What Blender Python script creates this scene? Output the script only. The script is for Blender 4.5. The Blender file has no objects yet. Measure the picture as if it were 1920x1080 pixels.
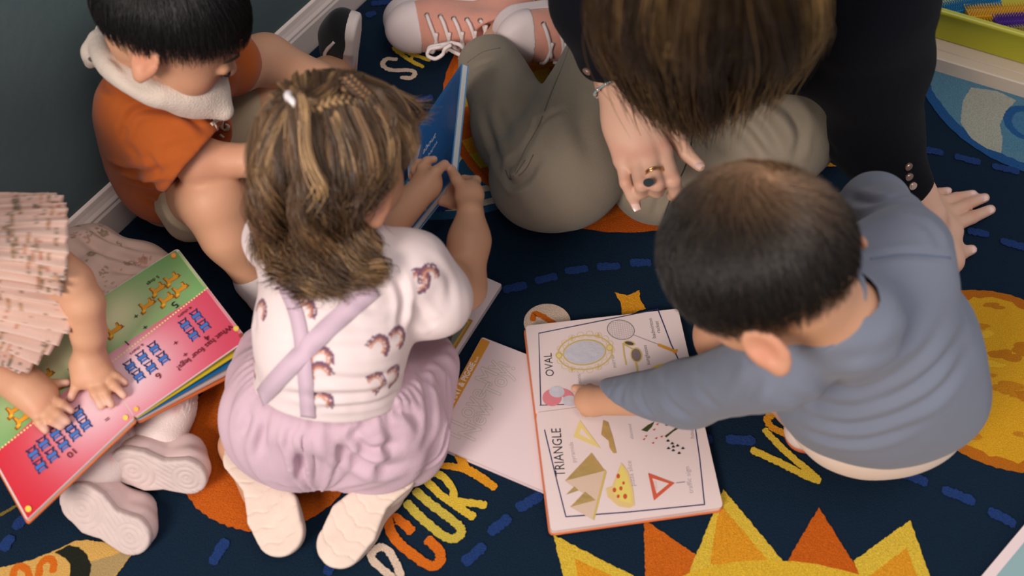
import bpy, math, random
import numpy as np
from mathutils import Vector, Matrix
from mathutils.bvhtree import BVHTree

# ------------------------------------------------------------------ camera, world, lights, exposure
SC = bpy.context.scene
COL = SC.collection
CAM_H, PITCH, FPX = 1.21, math.radians(56), 1867.0
cd = bpy.data.cameras.new('camera')
cam = bpy.data.objects.new('camera', cd); COL.objects.link(cam)
cam.location = (0, 0, CAM_H)
cam.rotation_euler = (math.pi/2 - PITCH, 0, 0)
cd.sensor_width = 36; cd.lens = FPX/1920*36
cd.clip_start = 0.02
cd.dof.use_dof = True
cd.dof.focus_distance = 1.50
cd.dof.aperture_fstop = 3.6
SC.camera = cam
SC.view_settings.view_transform = 'Standard'
SC.view_settings.look = 'None'
SC.view_settings.gamma = 1
SC.view_settings.use_curve_mapping = False
SC.view_settings.exposure = 0.84

wd = bpy.data.worlds.new('world'); SC.world = wd; wd.use_nodes = True
wd.node_tree.nodes['Background'].inputs[0].default_value = (0.93, 0.93, 0.98, 1)
wd.node_tree.nodes['Background'].inputs[1].default_value = 0.29

def area(name, loc, target, sx, sy, power, color):
    ld = bpy.data.lights.new(name, 'AREA'); ld.shape = 'RECTANGLE'; ld.size = sx; ld.size_y = sy
    ld.energy = power; ld.color = color
    o = bpy.data.objects.new(name, ld); COL.objects.link(o); o.location = loc
    o.rotation_euler = (Vector(target)-Vector(loc)).to_track_quat('-Z', 'Y').to_euler()
    return o
area('window_light', (-1.30, -1.20, 1.95), (-0.10, 0.75, 0.1), 0.9, 0.9, 38, (1.0, 0.89, 0.80))
area('ceiling_light_panel', (0.45, 0.1, 2.5), (-0.5, 1.0, 0.1), 1.0, 0.6, 9, (1.0, 0.88, 0.80))

# ------------------------------------------------------------------ pixel of the photograph -> point in the room
SP, CP = math.sin(PITCH), math.cos(PITCH)
def ray(u, v):
    x = (u-960)/FPX; y = (v-540)/FPX
    return np.array([x, CP - y*SP, -SP - y*CP])
def W(u, v, z=0.0):
    d = ray(u, v); t = (CAM_H - z)/-d[2]
    return np.array([0, 0, CAM_H]) + t*d
def proj(p):
    p = np.asarray(p) - np.array([0, 0, CAM_H])
    dep = p[..., 1]*CP - p[..., 2]*SP
    return 960 + FPX*p[..., 0]/dep, 540 + FPX*(-p[..., 1]*SP - p[..., 2]*CP)/dep
def nrm(v):
    v = np.asarray(v, float); return v/np.linalg.norm(v)
def srgb(r, g, b):
    f = lambda c: (c/12.92 if c <= 0.04045 else ((c+0.055)/1.055)**2.4)
    return (f(r/255), f(g/255), f(b/255))

# ------------------------------------------------------------------ materials
def mat(name, col=None, rough=0.8, attr=False, bump=0, bscale=200, sheen=0, sss=0, spec=0.3, metal=0,
        var=0, vscale=30, coat=0, detail=3, wav=None):
    m = bpy.data.materials.new(name); m.use_nodes = True
    nt = m.node_tree; b = nt.nodes['Principled BSDF']
    b.inputs['Roughness'].default_value = rough
    b.inputs['Specular IOR Level'].default_value = spec
    b.inputs['Metallic'].default_value = metal
    b.inputs['Coat Weight'].default_value = coat
    b.inputs['Sheen Weight'].default_value = sheen
    tc = nt.nodes.new('ShaderNodeTexCoord')
    if sss:
        b.inputs['Subsurface Weight'].default_value = sss
        b.inputs['Subsurface Radius'].default_value = (0.010, 0.004, 0.002)
        b.inputs['Subsurface Scale'].default_value = 1.0
    src = None
    if attr:
        a = nt.nodes.new('ShaderNodeAttribute'); a.attribute_name = 'Col'; src = a.outputs['Color']
    if var:
        n = nt.nodes.new('ShaderNodeTexNoise'); n.inputs['Scale'].default_value = vscale
        n.inputs['Detail'].default_value = 4
        nt.links.new(tc.outputs['Object'], n.inputs['Vector'])
        mr = nt.nodes.new('ShaderNodeMapRange'); mr.inputs[1].default_value = 0.3; mr.inputs[2].default_value = 0.7
        mr.inputs[3].default_value = 1-var; mr.inputs[4].default_value = 1+var
        nt.links.new(n.outputs['Fac'], mr.inputs[0])
        vm = nt.nodes.new('ShaderNodeVectorMath'); vm.operation = 'SCALE'
        if src: nt.links.new(src, vm.inputs[0])
        else: vm.inputs[0].default_value = col
        nt.links.new(mr.outputs[0], vm.inputs['Scale']); src = vm.outputs[0]
    if src: nt.links.new(src, b.inputs['Base Color'])
    else: b.inputs['Base Color'].default_value = (*col, 1)
    if bump:
        n = nt.nodes.new('ShaderNodeTexNoise'); n.inputs['Scale'].default_value = bscale
        n.inputs['Detail'].default_value = detail
        nt.links.new(tc.outputs['Object'], n.inputs['Vector'])
        bp = nt.nodes.new('ShaderNodeBump'); bp.inputs['Strength'].default_value = bump
        bp.inputs['Distance'].default_value = 0.002
        nt.links.new(n.outputs['Fac'], bp.inputs['Height'])
        nt.links.new(bp.outputs[0], b.inputs['Normal'])
    return m

# ------------------------------------------------------------------ objects
def tag(o, label=None, cat=None, group=None, kind=None):
    if label: o['label'] = label
    if cat: o['category'] = cat
    if group: o['group'] = group
    if kind: o['kind'] = kind
    return o
def empty(name, loc, label, cat, group=None):
    o = bpy.data.objects.new(name, None); COL.objects.link(o); o.location = tuple(loc)
    o.empty_display_size = 0.05
    return tag(o, label, cat, group)
def link(name, me, parent=None):
    o = bpy.data.objects.new(name, me); COL.objects.link(o)
    if parent is not None:
        o.parent = parent
        r = Matrix.Translation(parent.location) if parent.parent is None else Matrix.Translation(parent.parent.location if parent.parent.type == 'EMPTY' else (0, 0, 0))
        o.matrix_parent_inverse = Matrix.Identity(4)
        root = parent
        off = Vector((0, 0, 0))
        while root is not None:
            off += root.location; root = root.parent
        o.location = -off
    return o
def mesh_obj(name, V, F, mats, parent=None, vcol=None, smooth=True, fmat=None, fcol=None):
    me = bpy.data.meshes.new(name)
    if isinstance(F, np.ndarray):
        k = F.shape[1]
        me.vertices.add(len(V)); me.vertices.foreach_set('co', np.ascontiguousarray(V, np.float32).ravel())
        me.loops.add(F.size); me.loops.foreach_set('vertex_index', F.astype(np.int32).ravel())
        me.polygons.add(len(F)); me.polygons.foreach_set('loop_start', np.arange(0, F.size, k, dtype=np.int32))
        try: me.polygons.foreach_set('loop_total', np.full(len(F), k, dtype=np.int32))
        except Exception: pass
        me.update(calc_edges=True); me.validate()
    else:
        me.from_pydata([tuple(map(float, v)) for v in V], [], [tuple(int(i) for i in f) for f in F])
    for m in (mats if isinstance(mats, (list, tuple)) else [mats]): me.materials.append(m)
    if fmat is not None: me.polygons.foreach_set('material_index', np.asarray(fmat, np.int32))
    if vcol is not None:
        a = me.color_attributes.new('Col', 'FLOAT_COLOR', 'POINT')
        c = np.ones((len(V), 4), np.float32); c[:, :3] = vcol; a.data.foreach_set('color', c.ravel())
    if fcol is not None:
        a = me.color_attributes.new('Col', 'FLOAT_COLOR', 'CORNER')
        tot = [len(p.vertices) for p in me.polygons]
        c = np.ones((sum(tot), 4), np.float32); c[:, :3] = np.repeat(np.asarray(fcol, np.float32), tot, axis=0)
        a.data.foreach_set('color', c.ravel())
    if smooth: me.polygons.foreach_set('use_smooth', np.ones(len(me.polygons), bool))
    me.update()
    return link(name, me, parent)

# ------------------------------------------------------------------ smooth implicit surfaces (bodies, clothes)
def rot_frame(fwd, up):
    """columns: right, forward, up"""
    f = nrm(fwd); r = nrm(np.cross(f, up)); u = np.cross(r, f)
    return np.stack([r, f, u], 1)
def wob(P, scale, seed=0, n=5):
    rs = np.random.RandomState(seed); d = 0
    for i in range(n):
        k = rs.normal(size=3); k /= np.linalg.norm(k); k *= scale*rs.uniform(0.6, 1.6)
        k2 = rs.normal(size=3)*scale*0.35
        d = d + np.sin(P@k + 1.7*np.sin(P@k2 + rs.uniform(0, 6)) + rs.uniform(0, 6))
    return d/n
class SDF:
    def __init__(s): s.g = [[]]; s.post = []; s.gk = [0.004]
    def group(s, gk=0.004): s.g.append([]); s.gk.append(gk); return s
    def cone(s, a, b, ra, rb, k=0.015, sub=False):
        a = np.asarray(a, float); b = np.asarray(b, float); ab = b-a; L2 = max(ab@ab, 1e-12)
        def f(P):
            t = np.clip((P-a)@ab/L2, 0, 1)
            return np.linalg.norm(P-a-t[..., None]*ab, axis=-1)-(ra+(rb-ra)*t)
        s.g[-1].append((f, k, sub)); return s
    def tube(s, pts, rad, k=0.012):
        for i in range(len(pts)-1): s.cone(pts[i], pts[i+1], rad[i], rad[i+1], k)
        return s
    def ell(s, c, r, R=None, k=0.015, sub=False):
        c = np.asarray(c, float); r = np.asarray(r, float); R = np.eye(3) if R is None else R
        def f(P):
            q = (P-c)@R; k0 = np.linalg.norm(q/r, axis=-1); k1 = np.linalg.norm(q/(r*r), axis=-1)
            return np.where(k1 < 1e-9, -r.min(), k0*(k0-1)/np.maximum(k1, 1e-9))
        s.g[-1].append((f, k, sub)); return s
    def box(s, c, hs, rr, R=None, k=0.01, sub=False):
        c = np.asarray(c, float); hs = np.asarray(hs, float)-rr; R = np.eye(3) if R is None else R
        def f(P):
            q = np.abs((P-c)@R)-hs
            return np.linalg.norm(np.maximum(q, 0), axis=-1)+np.minimum(q.max(-1), 0)-rr
        s.g[-1].append((f, k, sub)); return s
    @staticmethod
    def smin(a, b, k):
        h = np.maximum(k-np.abs(a-b), 0)/k
        return np.minimum(a, b)-h*h*k*0.25
    def fold(s, P, act=None):
        tot = None
        for gi, g in enumerate(s.g):
            d = None
            for f, k, sub in g:
                di = f(P)
                if sub: d = -SDF.smin(-d, di, k)
                else: d = di if d is None else SDF.smin(d, di, k)
            if d is not None: tot = d if tot is None else SDF.smin(tot, d, s.gk[gi])
        for q in s.post: tot = q(P, tot)
        return tot
    def crease(s, pts, r=0.005, depth=0.003):
        pts = [np.asarray(p, float) for p in pts]
        def q(P, d):
            m = None
            lo = np.min(pts, 0)-3*r; hi = np.max(pts, 0)+3*r
            if (P.reshape(-1, 3).max(0) < lo).any() or (P.reshape(-1, 3).min(0) > hi).any(): return d
            for a, b in zip(pts[:-1], pts[1:]):
                ab = b-a; t = np.clip((P-a)@ab/(ab@ab), 0, 1)
                e = np.linalg.norm(P-a-t[..., None]*ab, axis=-1); m = e if m is None else np.minimum(m, e)
            return d+depth*np.exp(-(m/r)**2)
        s.post.append(q); return s
    def cut(s, p, n, soft=0.002):
        p = np.asarray(p, float); n = nrm(n)
        s.post.append(lambda P, d: -SDF.smin(-d, -((P-p)@n), soft)); return s
    def inflate_of(s, other, off):
        s.g[-1].append((lambda P: other.fold(P)-off, 0.004, False)); return s
    def mesh(s, lo, hi, h, B=8):
        lo = np.asarray(lo, float); hi = np.asarray(hi, float)
        nb = np.ceil((hi-lo)/(h*B)).astype(int)+1
        I = np.stack(np.meshgrid(*[np.arange(n) for n in nb], indexing='ij'), -1).reshape(-1, 3)
        C = lo+(I+0.5)*h*B
        R = h*B*0.87
        D = np.concatenate([s.fold(c) for c in np.array_split(C, max(1, len(C)//60000))])
        I = I[np.abs(D) < R*1.35+0.006]
        ax = np.arange(B+1); G = np.stack(np.meshgrid(ax, ax, ax, indexing='ij'), -1)
        vals = []
        for ch in np.array_split(I, max(1, len(I)//120)):
            P = lo+(ch[:, None, None, None, :]*B+G)*h
            vals.append(s.fold(P))
        Vv = np.concatenate(vals)                                   # nb,9,9,9
        N = (nb*B+2).astype(np.int64)
        def cid(J): return (J[..., 0]*N[1]+J[..., 1])*N[2]+J[..., 2]
        pos = np.zeros((len(I), B, B, B, 3)); cnt = np.zeros((len(I), B, B, B))
        sl = lambda o: slice(o, o+B)
        for axis in range(3):
            oth = [a for a in range(3) if a != axis]
            for da in (0, 1):
                for db in (0, 1):
                    o = [0, 0, 0]; o[oth[0]] = da; o[oth[1]] = db
                    o2 = list(o); o2[axis] = 1
                    a = Vv[:, sl(o[0]), sl(o[1]), sl(o[2])]; b = Vv[:, sl(o2[0]), sl(o2[1]), sl(o2[2])]
                    m = (a < 0) != (b < 0)
                    t = np.where(m, a/np.where(m, a-b, 1), 0)
                    for c in range(3):
                        pos[..., c] += np.where(m, (o[c]+t) if c == axis else o[c], 0)
                    cnt += m
        act = cnt > 0
        bi, x, y, z = np.nonzero(act)
        J = I[bi]*B+np.stack([x, y, z], 1)
        ids = cid(J); order = np.argsort(ids); ids_s = ids[order]
        Vt = (lo+(J+pos[act]/cnt[act][:, None])*h)[order]
        quads = []
        for axis in range(3):
            o2 = [0, 0, 0]; o2[axis] = 1
            a = Vv[:, :B, :B, :B]; b = Vv[:, sl(o2[0]), sl(o2[1]), sl(o2[2])]
            m = (a < 0) != (b < 0)
            bi, x, y, z = np.nonzero(m)
            J = I[bi]*B+np.stack([x, y, z], 1); flip = a[m] < 0
            o1, o3 = [(axis+1) % 3, (axis+2) % 3]
            e1 = np.zeros(3, int); e1[o1] = 1; e3 = np.zeros(3, int); e3[o3] = 1
            q = np.stack([cid(J-e1-e3), cid(J-e3), cid(J), cid(J-e1)], 1)
            q[~flip] = q[~flip][:, ::-1]
            ok = (J-e1-e3 >= 0).all(1); q = q[ok]
            k = np.searchsorted(ids_s, q); k = np.minimum(k, len(ids_s)-1)
            good = (ids_s[k] == q).all(1)
            quads.append(k[good])
        F = np.concatenate(quads)
        return Vt, F
def relax(V, F, it=1, lam=0.5):
    V = V.copy()
    for _ in range(it):
        S = np.zeros_like(V); c = np.zeros(len(V))
        for a, b in ((0, 1), (1, 2), (2, 3), (3, 0)):
            np.add.at(S, F[:, a], V[F[:, b]]); np.add.at(S, F[:, b], V[F[:, a]])
            np.add.at(c, F[:, a], 1); np.add.at(c, F[:, b], 1)
        V += lam*(S/np.maximum(c, 1)[:, None]-V)
    return V
def bvh_of(V, F): return BVHTree.FromPolygons([Vector(v) for v in V], [tuple(map(int, f)) for f in F])
def hit(bvh, u, v):
    """point and normal where the sight line of a pixel meets a surface"""
    d = nrm(ray(u, v)); r = bvh.ray_cast(Vector((0, 0, CAM_H)), Vector(d))
    if r[0] is None: return None
    return np.array(r[0]), np.array(r[1])
def tint(V, base, spots):
    """spots: (centre, radius, colour, strength)"""
    c = np.tile(np.asarray(base, float), (len(V), 1))
    for p, r, col, s in spots:
        w = s*np.exp(-((V-np.asarray(p))**2).sum(1)/(r*r))
        c = c*(1-w[:, None])+np.asarray(col)*w[:, None]
    return c

# ------------------------------------------------------------------ strands
def strand_mesh(paths, radii, cols, sides=3):
    """paths: (n,m,3)  radii: (n,m) cols (n,3) or (n,m,3)"""
    n, m, _ = paths.shape
    T = np.gradient(paths, axis=1); T /= np.linalg.norm(T, axis=-1, keepdims=True)+1e-12
    up = np.tile(np.array([0.31, 0.47, 0.83]), (n, m, 1))
    A = np.cross(T, up); A /= np.linalg.norm(A, axis=-1, keepdims=True)+1e-9; Bn = np.cross(T, A)
    ang = np.arange(sides)*2*np.pi/sides
    V = paths[:, :, None, :]+radii[:, :, None, None]*(np.cos(ang)[None, None, :, None]*A[:, :, None, :]+np.sin(ang)[None, None, :, None]*Bn[:, :, None, :])
    idx = np.arange(n*m*sides).reshape(n, m, sides)
    q = np.stack([idx[:, :-1], np.roll(idx, -1, 2)[:, :-1], np.roll(idx, -1, 2)[:, 1:], idx[:, 1:]], -1).reshape(-1, 4)
    if cols.ndim == 2: cols = np.repeat(cols[:, None, :], m, 1)
    C = np.repeat(cols[:, :, None, :], sides, 2).reshape(-1, 3)
    return V.reshape(-1, 3), q, C
def resample(pts, m):
    pts = np.asarray(pts, float)
    # Catmull-Rom through pts
    P = np.concatenate([[2*pts[0]-pts[1]], pts, [2*pts[-1]-pts[-2]]])
    out = []; t = np.linspace(0, len(pts)-1-1e-6, m)
    i = t.astype(int); f = (t-i)[:, None]
    a, b, c, d = P[i], P[i+1], P[i+2], P[i+3]
    return 0.5*((2*b)+(-a+c)*f+(2*a-5*b+4*c-d)*f*f+(-a+3*b-3*c+d)*f**3)
def tube_mesh(pts, rad, sides=8, m=None, closed=False):
    pts = resample(pts, m) if m else np.asarray(pts, float)
    rad = np.interp(np.linspace(0, 1, len(pts)), np.linspace(0, 1, len(np.atleast_1d(rad))), np.atleast_1d(rad))
    V, F, _ = strand_mesh(pts[None], rad[None], np.zeros((1, 3)), sides)
    F = [tuple(f) for f in F]
    n = len(V)
    F.append(tuple(range(sides-1, -1, -1))); F.append(tuple(range(n-sides, n)))
    return V, F
class MB:
    """collects pieces into ONE mesh"""
    def __init__(s): s.V = []; s.F = []; s.C = []; s.M = []
    def add(s, V, F, col=(1, 1, 1), m=0):
        o = len(s.V); s.V += [tuple(map(float, v)) for v in V]
        for f in F: s.F.append(tuple(int(i)+o for i in f)); s.C.append(col); s.M.append(m)
        return s
    def box(s, c, hx, hy, hz, R=None, col=(1, 1, 1), m=0):
        R = np.eye(3) if R is None else R; c = np.asarray(c, float)
        v = [c+R@np.array([x*hx, y*hy, z*hz]) for x in (-1, 1) for y in (-1, 1) for z in (-1, 1)]
        return s.add(v, [(0, 1, 3, 2), (4, 6, 7, 5), (0, 4, 5, 1), (2, 3, 7, 6), (0, 2, 6, 4), (1, 5, 7, 3)], col, m)
    def tube(s, pts, rad, sides=8, m=None, col=(1, 1, 1), mi=0):
        V, F = tube_mesh(pts, rad, sides, m); return s.add(V, F, col, mi)
    def prism(s, poly, n, t, col=(1, 1, 1), m=0, side=None, sm=None):
        """poly: 3D ring (top face), extruded by -n*t"""
        poly = [np.asarray(p, float) for p in poly]; k = len(poly); n = np.asarray(n, float)
        V = poly+[p-n*t for p in poly]
        s.add(V, [tuple(range(k))], col, m); o = len(s.V)-2*k
        s.F.append(tuple(o+k+i for i in range(k-1, -1, -1))); s.C.append(col); s.M.append(m)
        for i in range(k):
            j = (i+1) % k; s.F.append((o+j, o+i, o+k+i, o+k+j)); s.C.append(side or col); s.M.append(m if sm is None else sm)
        return s
    def build(s, name, mats, parent=None, smooth=False, bevel=0):
        o = mesh_obj(name, s.V, s.F, mats, parent, smooth=smooth, fmat=s.M, fcol=s.C)
        if bevel:
            b = o.modifiers.new('bevel', 'BEVEL'); b.width = bevel; b.segments = 2; b.limit_method = 'ANGLE'
        return o

# ------------------------------------------------------------------ drawing on flat things
_txt = {}
def text_shape(t, bold=0.0):
    key = (t, bold)
    if key in _txt: return _txt[key]
    cu = bpy.data.curves.new('t', 'FONT'); cu.body = t; cu.size = 1; cu.offset = bold; cu.resolution_u = 3
    ob = bpy.data.objects.new('t', cu); COL.objects.link(ob)
    bpy.context.view_layer.update()
    me = ob.evaluated_get(bpy.context.evaluated_depsgraph_get()).to_mesh()
    V = np.array([v.co[:] for v in me.vertices]).reshape(-1, 3)[:, :2]; F = [tuple(p.vertices) for p in me.polygons]
    V = V.copy(); bpy.data.objects.remove(ob); bpy.data.curves.remove(cu)
    _txt[key] = (V, F); return _txt[key]
class Sheet:
    """a plane given by a point and a normal, onto which flat inked shapes are laid in one mesh"""
    def __init__(s, p, n, mb, lift=0.00015, step=0.000005):
        s.p = np.asarray(p, float); s.n = nrm(n); s.mb = mb; s.l = lift; s.step = step
    def at(s, u, v, l=0):
        d = ray(u, v); o = np.array([0, 0, CAM_H]); t = ((s.p-o)@s.n)/(d@s.n)
        return o+t*d+s.n*l
    def poly(s, px, col, m=0):
        s.l += s.step
        V = [s.at(u, v, s.l) for u, v in px]
        nn = sum(np.cross(V[i]-V[0], V[(i+1) % len(V)]-V[0]) for i in range(len(V)))
        f = tuple(range(len(V)))
        s.mb.add(V, [f if nn@s.n > 0 else f[::-1]], col, m)
    def disc(s, u, v, r, col, m=0, asp=1, rot=0, n=24, r2=None):
        r2 = r if r2 is None else r2
        a = np.linspace(0, 2*np.pi, n, endpoint=False); c, q = math.cos(rot), math.sin(rot)
        s.poly([(u+r*math.cos(t)*c-r2*math.sin(t)*q, v+r*math.cos(t)*q+r2*math.sin(t)*c) for t in a], col, m)
    def ring(s, u, v, r, r2, w, col, rot=0, m=0, n=40):
        c, q = math.cos(rot), math.sin(rot)
        pts = [(u+r*math.cos(t)*c-r2*math.sin(t)*q, v+r*math.cos(t)*q+r2*math.sin(t)*c) for t in np.linspace(0, 2*np.pi, n+1)]
        s.stroke(pts, w, col, m)
    def stroke(s, px, w, col, m=0, jit=0, seed=0, caps=True, taper=None):
        """w in metres on the plane"""
        s.l += s.step
        rs = np.random.RandomState(seed)
        P = np.array([s.at(u, v, s.l) for u, v in px])
        if jit:
            L = np.linalg.norm(np.diff(P, axis=0), axis=1).sum(); P = resample(P, max(4, int(L/0.0022)))
        T = np.gradient(P, axis=0); T /= np.linalg.norm(T, axis=1, keepdims=True)+1e-12
        N = np.cross(s.n, T)
        ww = np.full(len(P), w/2)
        if taper is not None: ww = ww*np.interp(np.linspace(0, 1, len(P)), np.linspace(0, 1, len(taper)), taper)
        a = ww+jit*rs.uniform(-1, 1, len(P)); b = ww+jit*rs.uniform(-1, 1, len(P))
        if caps:
            P = np.concatenate([[P[0]-T[0]*w*0.28], P, [P[-1]+T[-1]*w*0.28]])
            N = np.concatenate([[N[0]], N, [N[-1]]]); a = np.concatenate([[a[0]*0.6], a, [a[-1]*0.6]]); b = np.concatenate([[b[0]*0.6], b, [b[-1]*0.6]])
        V = list(P+N*a[:, None])+list(P-N*b[:, None]); k = len(P)
        s.mb.add(V, [(i+k, i+1+k, i+1, i) for i in range(k-1)], col, m)
    def text(s, t, p0, p1, col, h=None, bold=0.0, m=0, flip=False):
        """text whose baseline runs from pixel p0 to pixel p1; h = cap-height stretch factor"""
        s.l += s.step
        V, F = text_shape(t, bold)
        A = s.at(*p0, s.l); B = s.at(*p1, s.l); ex = B-A; L = np.linalg.norm(ex); ex /= L
        ey = np.cross(s.n, ex); x0, x1 = V[:, 0].min(), V[:, 0].max()
        k = L/(x1-x0); ky = k*(h or 1)
        if t == "1": k *= 0.45; ky *= 0.45
        s.mb.add([A+ex*(x-x0)*k+ey*y*ky for x, y in V], F, col, m)
# ================================================================== SETTING
M_rug = mat('rug_pile', attr=True, rough=0.95, bump=0.9, bscale=650, var=0.34, vscale=900, spec=0.1)
M_wall = mat('painted_wall', srgb(84, 100, 104), rough=0.75, bump=0.25, bscale=60, var=0.05, vscale=4)
M_base = mat('white_paint', srgb(224, 208, 202), rough=0.45, var=0.04, vscale=12)
M_floor = mat('vinyl_floor', srgb(96, 86, 78), rough=0.6)
M_ink = mat('printed_paper', attr=True, rough=0.38, spec=0.4)
M_inkcloth = mat('gloss_cover', attr=True, rough=0.25, spec=0.5, coat=0.3)

b = MB(); b.add([(-3, -2.5, 0), (3, -2.5, 0), (3, 3.5, 0), (-3, 3.5, 0)], [(0, 1, 2, 3)])
tag(b.build('floor', M_floor), kind='structure')
# wall line on the floor
w0, w1 = W(214, 449, 0), W(690, 0, 0)
wd_ = nrm(w1-w0); wn = np.array([wd_[1], -wd_[0], 0])          # into the room
if wn[0] < 0: wn = -wn
def wl(s, off, z): return w0+wd_*s+wn*off+np.array([0, 0, z])
b = MB(); b.prism([wl(-2.2, -.014, 0), wl(2.4, -.014, 0), wl(2.4, -.014, 2.6), wl(-2.2, -.014, 2.6)][::-1], wn, 0.1)
tag(b.build('wall_left', M_wall), kind='structure')
b = MB()                                                        # moulded skirting profile
prof = [(0, 0), (0, .052), (-.002, .056), (-.002, .060), (-.0055, .065), (-.008, .072), (-.0095, .080), (-.014, .083), (-.0142, 0)]
ring0 = [wl(-2.2, o, z) for o, z in prof]; ring1 = [wl(2.4, o, z) for o, z in prof]; k = len(prof)
b.add(ring0+ring1, [(i, (i+1) % k, (i+1) % k+k, i+k) for i in range(k)]+[tuple(range(k))[::-1], tuple(range(k, 2*k))])
tag(b.build('baseboard_left', M_base, bevel=0.0008), kind='structure')

# ------------------------------------------------------------------ rug
NAVY = srgb(18, 36, 54); ORA = srgb(205, 104, 28); YEL = srgb(212, 178, 60); AMB = srgb(214, 145, 36); WHT = srgb(214, 190, 170)
RUST = srgb(190, 88, 24); BLU = srgb(32, 56, 108); TEAL = srgb(66, 112, 150)
ZR = 0.010
b = MB()
poly = [wl(-2.1, .006, ZR), wl(2.2, .006, ZR), np.array([2.4, 3.2, ZR]), np.array([2.4, -1.2, ZR]), np.array([-1.6, -1.2, ZR])]
b.prism(poly[::-1], (0, 0, 1), ZR-0.0005, NAVY)
rug = Sheet((0, 0, ZR), (0, 0, 1), b, lift=0.0003, step=0.000012)
def fitc(pts):
    p = np.array([W(u, v, ZR)[:2] for u, v in pts]); A = np.c_[2*p, np.ones(len(p))]
    s = np.linalg.lstsq(A, (p**2).sum(1), rcond=None)[0]; return s[:2], math.sqrt(s[2]+s[0]**2+s[1]**2)
def wpoly(P, col):
    rug.l += rug.step; z = ZR+rug.l
    P = [np.array([x, y]) for x, y in P]
    ar = sum(P[i][0]*P[(i+1) % len(P)][1]-P[(i+1) % len(P)][0]*P[i][1] for i in range(len(P)))
    f = tuple(range(len(P)))
    b.add([(p[0], p[1], z) for p in P], [f if ar > 0 else f[::-1]], col)
def wdisc(c, r, col, jit=0.001, n=140, seed=0, ry=None, a0=0):
    rs = np.random.RandomState(seed); t = np.linspace(0, 2*np.pi, n, endpoint=False); q = r+rs.uniform(-1, 1, n)*jit
    X = q*np.cos(t); Y = (ry/r if ry else 1)*q*np.sin(t); ca, sa = math.cos(a0), math.sin(a0)
    wpoly(np.c_[c[0]+X*ca-Y*sa, c[1]+X*sa+Y*ca], col)
def rpoly(px, col, jit=0.0008, seed=3):
    """polygon with the frayed outline of tufted pile"""
    rs = np.random.RandomState(seed); P = [W(u, v, ZR)[:2] for u, v in px]; out = []
    for i in range(len(P)):
        a, c = P[i], P[(i+1) % len(P)]; n = max(2, int(np.linalg.norm(c-a)/0.0025))
        e = c-a; N = np.array([-e[1], e[0]])/(np.linalg.norm(e)+1e-9)
        for j in range(n): out.append(a+e*j/n+(N*rs.uniform(-1, 1)*jit if j else 0))
    wpoly(out, col)
def blob(c, r, col, seed, sq=1.0):
    rs = np.random.RandomState(seed); n = 40; t = np.linspace(0, 2*np.pi, n, endpoint=False)
    q = r*(1+0.25*np.sin(2*t+rs.uniform(0, 6))+0.18*np.sin(3*t+rs.uniform(0, 6))+0.1*np.sin(5*t+rs.uniform(0, 6)))+rs.uniform(-1, 1, n)*.0007
    wpoly(np.c_[c[0]+q*np.cos(t)*1.3, c[1]+q*np.sin(t)*sq], col)

# striped ringed planet under the kneeling adult
c, r = fitc([(827, 163), (850, 112), (1068, 421), (1150, 436), (1230, 434)])
# its ring of pale and blue bands
for k, (w_, col) in enumerate([(.125, srgb(40, 82, 112)), (.100, srgb(206, 190, 162)), (.078, srgb(60, 100, 126)), (.052, srgb(206, 190, 162)), (.03, srgb(40, 82, 112))]):
    wdisc(c, r*1.02+w_*1.0, col, ry=r*0.20+w_*0.5, a0=math.radians(36))
wdisc(c, r, RUST)
bands = [RUST, ORA, AMB, YEL, AMB, ORA, YEL, AMB, RUST, ORA, YEL, AMB, ORA, RUST, AMB, ORA]
aa = math.radians(22); bd = np.array([math.cos(aa), math.sin(aa)]); bn = np.array([-bd[1], bd[0]])
ed = np.linspace(-.93, .93, len(bands)+1)
for i, col in enumerate(bands):
    for q, (lo_, hi_) in enumerate([(-1, -.3), (-.3, .35), (.35, 1)]):
        t0, t1 = ed[i], ed[i+1]; col2 = bands[(i+q*3) % len(bands)]
        h0, h1 = math.sqrt(1-t0*t0)*.95, math.sqrt(1-t1*t1)*.95
        wpoly([c+r*(bn*t0+bd*h0*lo_), c+r*(bn*t0+bd*h0*hi_), c+r*(bn*t1+bd*h1*hi_), c+r*(bn*t1+bd*h1*lo_)], col2)
# mottled yellow planet at the right
c, r = fitc([(1812, 545), (1757, 820), (1800, 848), (1870, 876), (1919, 888)])
wdisc(c, r, srgb(176, 100, 24)); wdisc(c, r*.90, srgb(206, 152, 34), jit=.004, n=90)
rs = np.random.RandomState(5)
for i in range(34):
    a = rs.uniform(0, 6.28); q = r*.88*math.sqrt(rs.uniform(0, 1))
    blob(c+q*np.array([math.cos(a), math.sin(a)]), rs.uniform(.008, .020), [srgb(180, 112, 26), srgb(216, 168, 44), srgb(186, 122, 28)][i % 3], i, 0.5)
# plain orange planet at the left
c, r = fitc([(350, 925), (372, 958), (400, 978), (458, 992), (610, 955)])
wdisc(c, r, srgb(190, 92, 26), jit=.0015)
# blue planet at the far right
c, r = fitc([(1722, 150), (1745, 192), (1780, 240), (1830, 282), (1880, 308), (1919, 322)])
wdisc(c, r, srgb(34, 78, 130)); wdisc(c+np.array([0.005, .006]), r*.95, srgb(84, 124, 146), jit=.002)
rpoly([(1820, 165), (1805, 190), (1800, 230), (1820, 260), (1850, 280), (1876, 288), (1880, 260), (1874, 235), (1890, 205), (1905, 190), (1870, 172)], srgb(160, 160, 148))
rpoly([(1874, 236), (1890, 208), (1925, 190), (1960, 240), (1930, 290), (1884, 284)], srgb(78, 122, 146))
wdisc(W(1928, 232, ZR)[:2], .040, srgb(38, 84, 136), n=60); wdisc(W(1931, 234, ZR)[:2], .029, srgb(66, 112, 148), n=60)
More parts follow.
